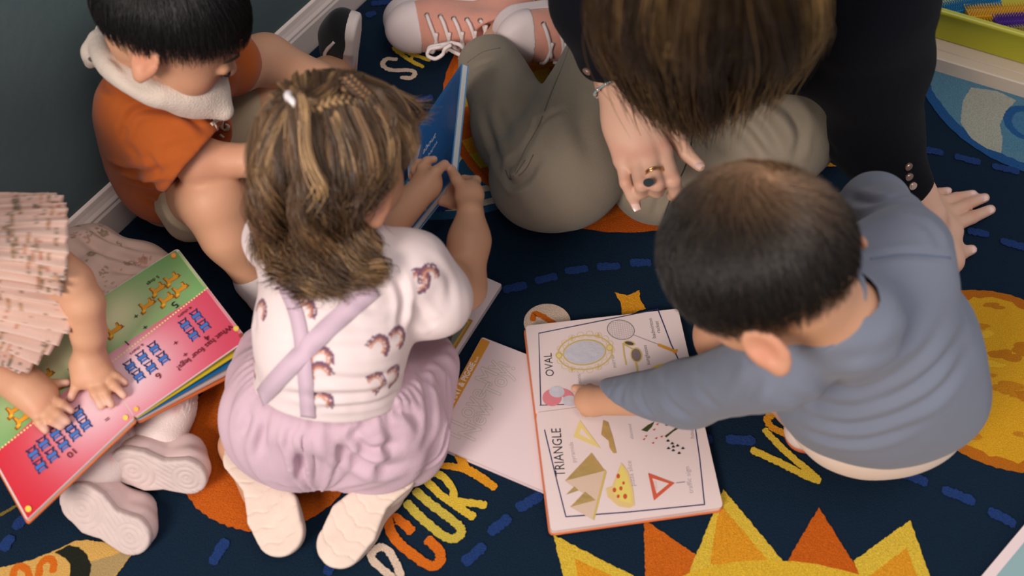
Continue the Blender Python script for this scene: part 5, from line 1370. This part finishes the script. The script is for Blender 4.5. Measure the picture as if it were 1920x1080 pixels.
# nails
M_nail = mat('nail', srgb(236, 200, 190), rough=.2, spec=.6)
for q, d_ in (((1313, 311, .2435), (1286, 288, .240)), ((1193.5, 389, .2028), (1185, 368, .210)), ((1858, 392.5, .0255), (1822, 408, .030)), ((1847, 370.5, .0252), (1812, 384, .030)), ((1825, 363.5, .0248), (1792, 371, .029)), ((1778, 357.5, .0232), (1760, 362, .027)), ((1824, 467.5, .0255), (1802, 474, .028))):
    c_ = px(*q); f_ = nrm(c_-px(*d_)); n_ = np.array([0, -.35, .93]); n_ = nrm(n_-f_*(n_@f_)); s_ = np.cross(f_, n_)
    V = []; b = MB()
    for i in range(5):
        for j in range(5):
            x, y = (i-2)/2, (j-2)/2; V.append(c_+f_*(.0062*x-.002)+s_*(.0050*y*(1-.12*x*x))+n_*(.0012-.0016*y*y-.0012*max(0, -x)))
    b.add(V, [(i*5+j, (i+1)*5+j, (i+1)*5+j+1, i*5+j+1) for i in range(4) for j in range(4)]); b.build('fingernail', M_nail, ad, smooth=True)
# cardigan
T = SDF()
T.ell(px(1400, -160, .40), (.16, .115, .15), k=.08).ell(px(1400, -60, .27), (.155, .13, .13), k=.08).cone(px(1190, -230, .50), px(1560, -180, .50), .085, .09, k=.06)
T.cone(shR, elR, .070, .052, k=.04).cone(elR, px(1143, 95, .318), .052, .045, k=.03)
T.cone(shL, px(1625, 0, .40), .088, .078, k=.04).cone(px(1625, 0, .40), elL, .078, .066, k=.03).cone(elL, px(1640, 250, .16), .066, .060, k=.03).cone(px(1640, 250, .16), px(1690, 345, .095), .060, .044, k=.03)
T.ell(px(1460, 100, .26), (.085, .06, .05), k=.06)
T.crease([px(1105, 60, .42), px(1150, 85, .40)], .010, .004).crease([px(1540, 200, .2), px(1690, 180, .25)], .012, .004).crease([px(1540, 280, .15), px(1700, 270, .18)], .010, .004)
T.post.append(lambda P, d: d+.0022*wob(P, 40, 71))
cp = px(1153, 122, .300); cn = nrm(wrR-elR); cp2 = px(1712, 352, .085); cn2 = nrm(px(1712, 352, .085)-px(1655, 260, .16))
T.post.append(lambda P, d: np.where(np.linalg.norm(P-cp, axis=-1) < .10, np.maximum(d, (P-cp)@cn), np.where(np.linalg.norm(P-cp2, axis=-1) < .07, np.maximum(d, (P-cp2)@cn2), d)))
M_nv = M_knit('navy_knit', srgb(9, 11, 20), bs=800, b=.5)
M_nv.node_tree.nodes['Principled BSDF'].inputs['Sheen Weight'].default_value = 0.02
card, cV, cF = sdf_obj('cardigan', T, *bounds([px(1190, -230, .5), px(1560, -180, .5), px(1400, -60, .14), cp, cp2, px(1700, 345, .04), elR], .14), .0042, M_nv, ad, smooth=2)
cb = bvh_of(cV, cF)
M_btn = mat('pale_metal', srgb(214, 186, 170), rough=.25, metal=.8)
for u, v in ((1101, 133), (1106, 161), (1703, 312), (1704, 331), (1711, 348)):
    h = hit(cb, u, v) or hit(cb, u+6, v) or hit(cb, u-6, v)
    if h:
        x_ = nrm(np.cross(h[1], (0, .3, 1))); y_ = np.cross(h[1], x_)
        b = MB()
        for r_, l in ((.0058, .0022), (.0036, .0032)): b.prism([h[0]+h[1]*l+(x_*math.cos(t)+y_*math.sin(t))*r_ for t in np.linspace(0, 2*np.pi, 17)[:-1]], h[1], .0022)
        b.build('cuff_button', M_btn, card)
# trousers
K = SDF()
K.cone(px(1260, -20, .12), px(1062, 310, .105), .105, .088, k=.05).cone(px(1035, 322, .095), px(1012, 335, .085), .080, .074, k=.04)
K.group(.006)
K.cone(px(1022, 325, .080), px(972, 240, .085), .074, .064, k=.04).cone(px(972, 240, .085), px(917, 122, .078), .064, .050, k=.03)
K.group(.012)
K.cone(px(1430, -20, .12), px(1455, 235, .125), .105, .090, k=.05).ell(px(1450, 235, .11), (.09, .085, .08), k=.04)
K.group(.006)
K.cone(px(1450, 270, .100), px(1290, 330, .085), .078, .066, k=.04).cone(px(1290, 330, .085), px(1225, 340, .070), .066, .056, k=.03).cone(px(1225, 340, .07), px(1185, 200, .06), .055, .05, k=.03)
K.group(.02); K.ell(px(1350, -40, .12), (.20, .14, .11))
K.post.append(lambda P, d: d+.0022*wob(P, 28, 81)+.0008*wob(P, 80, 82)); K.cut((0, 0, .012), (0, 0, -1), .006)
hm = px(908, 100, .080); hn = nrm(px(908, 100, .08)-px(965, 240, .085))
K.post.append(lambda P, d: np.where(np.linalg.norm(P-hm, axis=-1) < .11, np.maximum(d, (P-hm)@hn), d))
M_ol = M_knit('olive_twill', srgb(142, 130, 114), bs=700, b=.35, var=.04)
tr_, kV, kF = sdf_obj('trousers', K, *bounds([px(1260, -20, .03), px(1430, -20, .2), px(1500, 280, .03), px(1010, 400, .03), px(900, 100, .05), px(1225, 400, .03)], .13), .0038, M_ol, ad, smooth=2,
    folds=[([(944, 322), (962, 345), (990, 330), (1012, 292)], .006, .006), ([(1000, 240), (1025, 220), (1052, 205)], .006, .004), ([(903, 195), (925, 270), (948, 335)], .008, .004), ([(1075, 40), (1050, 130), (1015, 225), (968, 305)], .005, .003), ([(975, 290), (955, 315), (950, 330)], .006, .006),
    ([(1382, 190), (1430, 225), (1472, 290)], .008, .006), ([(1415, 172), (1480, 205), (1522, 262)], .009, .006), ([(1350, 215), (1400, 250), (1440, 310)], .008, .005), ([(1330, 250), (1365, 290)], .007, .004), ([(1255, 300), (1240, 360), (1225, 410)], .006, .004), ([(1290, 270), (1280, 340)], .006, .004),
    ([(1000, 130), (975, 190), (985, 250)], .010, .003), ([(880, 130), (930, 110)], .004, .002), ([(1100, 120), (1085, 220), (1110, 300)], .012, .003), ([(1480, 200), (1500, 250), (1490, 310)], .007, .005), ([(930, 200), (960, 260)], .009, .003)], wr=(.0022, 26, (.3, .8, .2), 81))
kb2 = bvh_of(kV, kF)
b = RibbonMB(); cdk = srgb(110, 100, 86)
for st in ([(1088, 20), (1060, 110), (1035, 170), (1010, 235), (985, 280), (962, 330)], [(876, 118), (905, 98), (938, 90)], [(948, 318), (958, 338), (985, 318), (1000, 290)], [(985, 300), (968, 325), (955, 335)]):
    b.surf([kb2], st, [.0016], cdk, lift=.0005)
b.surf([kb2], [(1312, 160), (1300, 240), (1290, 300), (1262, 360), (1240, 420)], [.0018], srgb(60, 60, 56), lift=.0005)
if b.V: b.build('seam', M_knit('olive_stitching', attr=True), tr_, smooth=True)
# sneakers
M_pk = mat('pink_suede', srgb(216, 152, 134), rough=.9, bump=.3, bscale=600, sheen=.3, var=.04, vscale=30)
M_ws = mat('white_midsole', srgb(232, 214, 214), rough=.5); M_lc = mat('white_lace', srgb(234, 220, 218), rough=.85, bump=.4, bscale=900); M_ey = mat('eyelet_metal', srgb(150, 138, 128), rough=.3, metal=.9)
def sneaker(toe, heel, up, knots):
    o, P, R, bb = side_shoe(ad, toe, heel, up, .262, .100, .105, M_pk, M_ws, M_ws, th=.033)
    U = R[:, 2]
    b = MB(); e = MB()
    for i in range(6):
        x = .062-.021*i; z = .060+.0060*i
        y = (.020+.0012*i)
        for sg in (-1, 1):
            e0 = bb.ray_cast(Vector(P(x, sg*.09, z*1.02)), Vector(-R[:, 1]*sg))
            if e0[0] is None: continue
            q = np.array(e0[0]); nn = np.array(e0[1]); x_ = nrm(np.cross(nn, R[:, 0])); y_ = np.cross(nn, x_)
            V, F = tube_mesh(np.array([q+nn*.001+(x_*math.cos(t)+y_*math.sin(t))*.0034 for t in np.linspace(0, 2*np.pi, 13)]), [.0010], 6); e = MB(); e.add(V, F); e.build('eyelet', M_ey, o, smooth=True)
            tgt = P(x-.004, -sg*.006, z+.032)
            e1_ = bb.ray_cast(Vector(P(x-.006, sg*.010, .16)), Vector(-U)); q2 = np.array(e1_[0])+U*.003 if e1_[0] is not None else tgt
            e2__ = bb.ray_cast(Vector(P(x-.010, -sg*.014, .16)), Vector(-U)); q3 = np.array(e2__[0])+U*.004 if e2__[0] is not None else q2
            V, F = tube_mesh(np.array([q+nn*.0015, (q+q2)/2+nn*.006, q2, q3]), [.0031], 6, 14); b.add(V, F)
    for kn in knots:
        V, F = tube_mesh(np.array([px(*k) for k in kn]), [.0034], 6, 44); b.add(V, F)
    b.build('laces', M_lc, o, smooth=True)
    return o, P, R, bb
KN = [[(843, 80, .075), (825, 88, .085), (806, 92, .08), (802, 104, .07), (816, 110, .065), (830, 102, .07), (834, 92, .08), (846, 84, .085)],
      [(846, 80, .08), (862, 84, .085), (872, 96, .07), (868, 104, .06), (852, 98, .065), (838, 90, .08)],
      [(846, 82, .08), (856, 96, .06), (864, 106, .05), (862, 110, .02)], [(845, 80, .08), (828, 84, .085), (808, 88, .08), (803, 94, .075)]]
sneaker(px(722, 36, .060), px(992, -8, .060), (0.05, -1, .12), KN)
o2 = sneaker(px(928, 52, .085), px(1190, 24, .060), (.02, -1, .18), [])
# bracelet and rings
b = MB(); a_ = np.linspace(0, 2*np.pi, 41); ax = nrm(w2-wrR+np.array([.004, 0, 0])); bc = px(1161, 160, .283)
u1 = nrm(px(1194, 130, .290)-px(1126, 196, .280)); u1 = nrm(u1-ax*(u1@ax)); u2 = np.cross(ax, u1)
ln_ = [bc+u1*math.cos(t)*.0345+u2*math.sin(t)*.0275 for t in a_]
V, F = tube_mesh(np.array(ln_), [.0011], 6); b.add(V, F)
def bead(b, c, r, col=(1, 1, 1), m=0):
    t_ = np.linspace(0, np.pi, 6)[1:-1]; p_ = np.linspace(0, 2*np.pi, 9)[:-1]; V = [c+np.array([0, 0, r])]+[c+r*np.array([math.sin(a)*math.cos(q), math.sin(a)*math.sin(q), math.cos(a)]) for a in t_ for q in p_]+[c-np.array([0, 0, r])]
    F = [(0, 1+j, 1+(j+1) % 8) for j in range(8)]+[(1+i*8+j, 1+(i+1)*8+j, 1+(i+1)*8+(j+1) % 8, 1+i*8+(j+1) % 8) for i in range(3) for j in range(8)]+[(33, 25+(j+1) % 8, 25+j) for j in range(8)]
    b.add(V, F, col, m)
rs = np.random.RandomState(3)
for i in range(66):
    t = i/66*2*np.pi; bead(b, bc+u1*math.cos(t)*.0350+u2*math.sin(t)*.0280, .0018 if i % 5 else .0029, (1, 1, 1), 0 if i % 5 else 1)
b.build('bracelet', [mat('blue_grey_beads', srgb(140, 164, 168), rough=.3), mat('silver_bead', srgb(226, 214, 208), rough=.2, metal=.7)], ad, smooth=True)
M_gd = mat('ring_gold', srgb(214, 168, 120), rough=.2, metal=.95)
b = MB(); rc = k4[1]*.45+fT[1][1]*.55; ax = nrm(fT[1][1]-k4[1]); u1 = nrm(np.cross(ax, (0, 0, 1))); u2 = np.cross(ax, u1)
for off, rr_ in ((0, .0118), (.0030, .0120)):
    V, F = tube_mesh(np.array([rc+ax*off+(u1*math.cos(t)+u2*math.sin(t))*rr_ for t in np.linspace(0, 2*np.pi, 33)]), [.0012], 6); b.add(V, F)
rn = b.build('ring', M_gd, ad, smooth=True)
b = MB(); gp_ = px(1216, 342, .262); nn = nrm(np.array([-.1, -.5, .85])); x_ = nrm(np.cross(nn, (1, 0, 0))); y_ = np.cross(nn, x_)
b.prism([gp_+(x_*math.cos(t)*.0052+y_*math.sin(t)*.0068) for t in np.linspace(0, 2*np.pi, 15)[:-1]], nn, .004); b.build('stone', mat('dark_stone', srgb(44, 56, 62), rough=.12, spec=.8), rn)
# hair: close cap, then a long curtain falling forward
HT = [srgb(88, 66, 40), srgb(114, 88, 54), srgb(60, 46, 32), srgb(142, 112, 70), srgb(176, 142, 94), srgb(52, 40, 28)]
V0 = short_hair(Hc, HR, hs, 2500, .05, (0, -.35, .95), HT, 11, swirl=.02, lift=.002, rad=.0005, hl=dict(front=.45, side=-.1, nape=.6), shell_col=srgb(50, 38, 28), grow=1.05)
parts = [V0]
G = [[(1200, -150, .77), (1150, -60, .71), (1134, 15, .62), (1160, 75, .54), (1192, 130, .47), (1224, 180, .41)],
     [(1230, -170, .80), (1175, -60, .73), (1168, 30, .64), (1190, 100, .54), (1215, 155, .47), (1248, 210, .395)],
     [(1280, -180, .815), (1220, -60, .75), (1205, 40, .66), (1220, 120, .54), (1240, 180, .46), (1275, 232, .385)],
     [(1320, -190, .82), (1290, -50, .76), (1280, 50, .67), (1280, 130, .55), (1288, 190, .46), (1305, 243, .38)],
     [(1350, -190, .82), (1360, -50, .76), (1360, 50, .67), (1350, 120, .56), (1340, 180, .47), (1330, 228, .40)],
     [(1390, -180, .81), (1430, -50, .74), (1440, 30, .66), (1425, 100, .56), (1402, 150, .49), (1378, 200, .42)],
     [(1430, -165, .79), (1490, -50, .72), (1498, 30, .63), (1480, 85, .56), (1456, 125, .50), (1428, 165, .45)],
     [(1450, -150, .77), (1495, -40, .70), (1504, 30, .62), (1494, 75, .57), (1478, 108, .53), (1458, 142, .49)]]
G = [[px(q[0], q[1], q[2]+(.018 if 0 < i < 3 else .012 if i == 0 else 0)) for i, q in enumerate(g)] for g in G]
parts.append(sheet([[p+np.array([0, -.02, .004]) for p in g[:4]] for g in G], 2500, 18, .010, .003, 1.0, .00045, HT, 15, clump=50))
parts.append(sheet(G, 9000, 26, .014, .004, 1.3, .00045, HT, 12, clump=50))
G2 = [[p+np.array([0, .03, -.015]) for p in g] for g in G]
parts.append(sheet(G2, 3600, 22, .014, .004, 1.2, .0009, [srgb(50, 38, 26), srgb(66, 50, 34)], 13, clump=22))
V, F, C = join(parts); mesh_obj('hair', V, F, M_hair, ad, vcol=C)
# ================================================================== GIRL IN THE FLORAL DRESS
fg_ = empty('person', px(0, 620, .012), 'toddler in a pleated pink floral dress with both hands on the counting book', 'person')
Hc = px(-300, 400, .450); HR = fr((.55, .45, .55), (.0, -.75, -.65)); hs = 1.0
nk = px(-215, 455, .360)
S = SDF()
S.cone(px(-150, 520, .28), nk, .05, .034, k=.03); S.cone(nk, Hc+HR@np.array([0, -.02, -.03]), .032, .036, k=.02)
tn = head(S, Hc, HR, hs)
zb = .125
shA, elA, wrA = px(78, 480, .285), px(158, 568, .232), px(168, 668, .152)
S.group(.012); S.tube([shA, px(132, 528, .255), elA], [.026, .024, .0225], k=.01).tube([elA, px(166, 625, .19), wrA], [.0228, .0205, .0175], k=.006)
S.crease([px(118, 548, .29), px(140, 556, .28), px(170, 545, .28)], .004, .003).crease([px(142, 668, .18), px(168, 675, .18), px(196, 662, .18)], .0030, .0028)
S.cone(px(168, 684, .148), px(180, 708, .142), .0185, .0150, k=.012); S.cone(px(160, 690, .145), px(155, 708, .142), .018, .014, k=.012); S.cone(px(178, 685, .146), px(196, 698, .142), .016, .012, k=.012)
FA = [[(156, 700, .143), (143, 722, .138), (132, 747, .134)], [(168, 712, .143), (178, 738, .142), (190, 762, .133)], [(182, 708, .143), (196, 735, .142), (209, 759, .133)], [(194, 702, .142), (214, 722, .141), (232, 741, .133)], [(198, 694, .141), (218, 706, .140), (234, 717, .133)]]
shB, elB, wrB = px(-120, 560, .30), px(-80, 660, .20), px(42, 722, .152)
S.group(.012); S.tube([shB, elB], [.032, .029]).tube([elB, wrB], [.0285, .0215]); S.crease([px(40, 696, .18), px(34, 720, .18), px(36, 745, .18)], .003, .002)
S.cone(px(52, 728, .148), px(80, 752, .142), .0185, .0150, k=.012); S.cone(px(58, 720, .147), px(86, 736, .142), .017, .014, k=.012); S.cone(px(52, 740, .146), px(72, 768, .141), .017, .013, k=.012)
FB = [[(76, 722, .142), (100, 720, .138), (126, 717, .134)], [(92, 744, .143), (114, 757, .142), (133, 770, .133)], [(88, 758, .143), (108, 776, .142), (126, 790, .133)], [(80, 768, .142), (97, 788, .141), (114, 800, .133)], [(68, 772, .141), (74, 792, .140), (86, 807, .133)]]
for ff in FA+FB: finger(S, [px(*p) for p in ff], .0066, .0050, .0025); tn.append((px(*ff[-1])+np.array([0, 0, .004]), .006, NAIL, .6)); tn.append((px(*ff[0])+np.array([0, 0, .008]), .007, SKIN_RED, .25))
hp1, kn1, an1 = px(-70, 650, .07), px(150, 640, .062), px(300, 800, .040)
hp2, kn2, an2 = px(-70, 700, .07), px(60, 760, .065), px(180, 890, .045)
for a, k_, n_ in ((hp1, kn1, an1), (hp2, kn2, an2)): S.group(.01); S.tube([a, k_, n_], [.048, .036, .024], k=.02)
sdf_obj('body', S, *bounds([Hc-.1, Hc+.12, shA, px(235, 717, .12), px(130, 800, .12), an1, an2, hp1, hp2, shB], .05), .0026, M_skin, fg_, SKIN, tn)
lashes('eyelashes', Hc, HR, hs, fg_)
V, F, C = short_hair(Hc, HR, hs, 5000, .09, (0, -.2, .95), HB, 19, swirl=.1, lift=.006, rad=.0008, hl=dict(front=.4, side=-.25, nape=.7), shell_col=srgb(92, 66, 46), grow=1.05)
mesh_obj('hair', V, F, M_hair, fg_, vcol=C)
# dress
T = SDF()
neckp = px(-150, 470, .36)
T.ell(px(-130, 590, .19), (.085, .09, .12), k=.05).ell(px(-130, 520, .28), (.07, .075, .06), k=.05)
T.group(.012)     # skirt spread on the rug
T.ell(px(90, 492, .065), (.105, .066, .052), k=.05).ell(px(205, 515, .045), (.085, .052, .038), k=.04).ell(px(275, 530, .038), (.055, .048, .028), k=.03).ell(px(120, 560, .06), (.10, .06, .05), k=.04)
cpl = px(-260, 470, .33)
def pleat(P, d):
    q = P-cpl; a = np.arctan2(q[..., 1], q[..., 0]); r = np.hypot(q[..., 0], q[..., 1]); up = np.clip((P[..., 2]-.12)/.05, 0, 1)
    s = np.sin(a*38+2*np.sin(a*6)); s = np.sign(s)*np.abs(s)**.6
    s2 = np.sin(a*26+P[..., 2]*30)*.6+np.sin(r*60+a*9)*.4
    return d+up*.0042*s*np.clip((r-.05)/.1, 0, 1)+(1-up)*.0045*s2
T.post.append(pleat)
T.crease([px(130, 440, .13), px(180, 480, .12), px(330, 500, .1)], .007, .006).crease([px(180, 440, .12), px(230, 520, .1), px(300, 540, .08)], .006, .006)
T.cut((0, 0, .014), (0, 0, -1), .004)
low_cut = lambda P, d: d
T.cut(w0+wn*.0165, -wn, .002)
V, F = T.mesh(*bounds([px(-140, 560, .1), px(130, 400, .33), px(320, 540, .03), px(60, 700, .15), px(20, 400, .05)], .10), .0028); V = relax(V, F, 2)
V = crumple(V, F, [([(130, 430), (190, 470), (260, 490), (320, 495)], .007, .006), ([(150, 420), (220, 455), (300, 478)], .006, .004), ([(190, 530), (240, 535), (300, 520)], .006, .005), ([(200, 500), (260, 515)], .006, .004)], (.003, 36, (.9, -.3, 0), 91))
def flounce(inner, hem, npl, depth, nu=260, nv=46, sag=.012, seed=0):
    """pleated cloth panel from a gathered inner line to a free hem"""
    A = resample([px(*p) for p in inner], nu); B = resample([px(*p) for p in hem], nu); rs = np.random.RandomState(seed)
    t = np.linspace(0, 1, nv)[:, None, None]; G = A[None]*(1-t)+B[None]*t
    G[..., 2] += sag*np.sin(np.pi*t[..., 0])
    N = np.cross(np.gradient(G, axis=0), np.gradient(G, axis=1)); N /= np.linalg.norm(N, axis=-1, keepdims=True)
    if N[..., 2].mean() < 0: N = -N
    u = np.linspace(0, 1, nu)[None]+.012*np.sin(t[..., 0]*4+np.linspace(0, 9, nu)[None])
    ph = u*npl; k = np.floor(ph); f = ph-k; amp = rs.uniform(.5, 1.2, npl+3)[np.clip(k, 0, npl+2).astype(int)]
    prof = np.where(f < .78, f/.78, (1-f)/.22)-.5; prof = np.sin(prof*2.6)*.5
    w = (.25+.75*t[..., 0])
    G = G+N*(prof*amp*w*depth)[..., None]+N*(.0015*np.sin(u*40+t[..., 0]*9))[..., None]
    G[-1] = G[-1]; idx = np.arange(nu*nv).reshape(nv, nu)
    q = np.stack([idx[:-1, :-1], idx[1:, :-1], idx[1:, 1:], idx[:-1, 1:]], -1).reshape(-1, 4); V = G.reshape(-1, 3); M = nu*nv
    if np.cross(V[q[0, 1]]-V[q[0, 0]], V[q[0, 3]]-V[q[0, 0]])[2] < 0: q = q[:, ::-1]
    V2 = V-N.reshape(-1, 3)*.0016; q2 = q[:, ::-1]+M
    rim = list(idx[:, 0])+list(idx[-1, 1:])+list(idx[::-1, -1][1:])+list(idx[0, ::-1][1:-1]); rim = np.array(rim); rn_ = np.roll(rim, -1)
    q3 = np.stack([rim, rn_, rn_+M, rim+M], 1)
    return np.concatenate([V, V2]), np.concatenate([q, q2, q3])
base = srgb(222, 190, 176); rs = np.random.RandomState(7)
from mathutils.kdtree import KDTree
cols = [srgb(128, 108, 74), srgb(160, 122, 92), srgb(96, 98, 92), srgb(184, 124, 106), srgb(116, 102, 74)]
def floral(V, n):
    C = np.tile(np.array(base), (len(V), 1)); kd = KDTree(len(V))
    for i, v in enumerate(V): kd.insert(v, i)
    kd.balance()
    def paint(p, r, col, s=.8):
        for co, i, dist in kd.find_range(p, r): C[i] = C[i]*(1-s)+np.array(col)*s
    for k_ in range(n):
        j = rs.randint(len(V)); p = V[j]; nb = kd.find_n(p, 12); nn = np.linalg.svd(np.array([x[0] for x in nb])-p)[2]; t1, t2 = nn[0], nn[1]
        cl = cols[rs.randint(len(cols))]
        if rs.rand() < .4:
            for a in np.linspace(0, 6.28, 6)[:-1]: paint(p+(t1*math.cos(a)+t2*math.sin(a))*.0042, .0028, cl, .65)
            paint(p, .0020, srgb(200, 150, 110))
        a = rs.uniform(0, 6.28); d_ = t1*math.cos(a)+t2*math.sin(a); e_ = -t1*math.sin(a)+t2*math.cos(a)
        for i in range(6): q = p+d_*(.005+.0036*i)+e_*.003*math.sin(i*.8); paint(q, .0012, cols[4], .6); paint(q+e_*.0034*(1 if i % 2 else -1), .0021, cl, .7)
    return C
M_fl = M_knit('floral_cotton', attr=True, bs=600, b=.25)
dress = mesh_obj('dress', V, F, M_fl, fg_, vcol=floral(V, 330))
for inn, hem, npl, dep, sd_ in (([(-190, 395, .37), (-205, 430, .375), (-205, 465, .37), (-190, 500, .355), (-165, 530, .34)], [(92, 361, .325), (118, 374, .322), (127, 395, .318), (128, 440, .312), (128, 490, .300), (122, 528, .285), (114, 556, .270)], 11, .013, 1),
        ([(-185, 520, .32), (-200, 560, .31), (-200, 600, .30), (-190, 640, .28), (-170, 670, .27)], [(112, 540, .262), (128, 562, .245), (137, 603, .222), (112, 642, .205), (84, 668, .195), (58, 692, .186), (40, 694, .184), (14, 682, .182), (-20, 690, .18)], 12, .013, 2)):
    v_, f_ = flounce(inn, hem, npl, dep, seed=sd_); mesh_obj('flounce', v_, f_, M_fl, dress, vcol=floral(v_, 210))
# socks and shoes
M_sk2 = M_knit('pale_pink_rib', attr=True, bs=500, b=.4)
for (a, b2) in ((px(318, 770, .048), px(300, 815, .040)), (px(200, 860, .048), px(165, 905, .045))):
    Q = SDF(); Q.cone(a+(a-b2)*.7, a, .027, .030, k=.01).cone(a, b2, .031, .034, k=.012)
    d_ = nrm(b2-a); Q.post.append(lambda P, d, a=a, d_=d_: d+.0012*np.sin(np.arctan2((P-a)@nrm(np.cross(d_, (0, 0, 1))), (P-a)@np.cross(d_, nrm(np.cross(d_, (0, 0, 1)))))*40)*np.clip(((a-P)@d_+.01)/.02, 0, 1))
    bs_ = srgb(226, 208, 204); sp = [(a+np.array([x, y, .03]), .007, srgb(206, 130, 130), .8) for x, y in ((.02, -.012), (-.02, -.02), (.012, .02))]
    sdf_obj('sock', Q, *bounds([a, b2, a+(a-b2)*.7], .05), .0022, M_sk2, fg_, bs_, sp, smooth=1)
M_ks = mat('grey_rubber_sole', srgb(202, 182, 178), rough=.65, bump=.15, bscale=500, var=.05, vscale=60); M_ku = mat('pale_pink_leather', srgb(222, 196, 194), rough=.55, var=.04)
def spirals(x, y, L, Wd):
    r1 = np.hypot(x-L*.24, y-.004); r2 = np.hypot(x+L*.30, y); 
    w1 = np.exp(-((np.mod(r1, .0082)-.0041)/.0011)**2); w2 = np.exp(-((np.mod(r2, .0070)-.0035)/.0011)**2); l = np.exp(-((np.mod(x*.55+y, .0075)-.0037)/.0011)**2)
    g = np.where(r1 < .030, w1, np.where(r2 < .020, w2, l)); edge = (np.abs(y) < Wd*.36) & (np.abs(x) < L*.44)
    return .0015*g*edge
kp = ((0, .44), (.4, .37), (.75, .50), (1, .46))
soled(fg_, px(206, 872, .062), px(382, 902, .050), (0.02, -.90, .44), 1, .125, .062, M_ks, M_ku, spirals, prof=kp)
soled(fg_, px(138, 938, .062), px(252, 1012, .034), (.02, -.82, .57), 1, .125, .064, M_ks, M_ku, spirals, prof=kp)
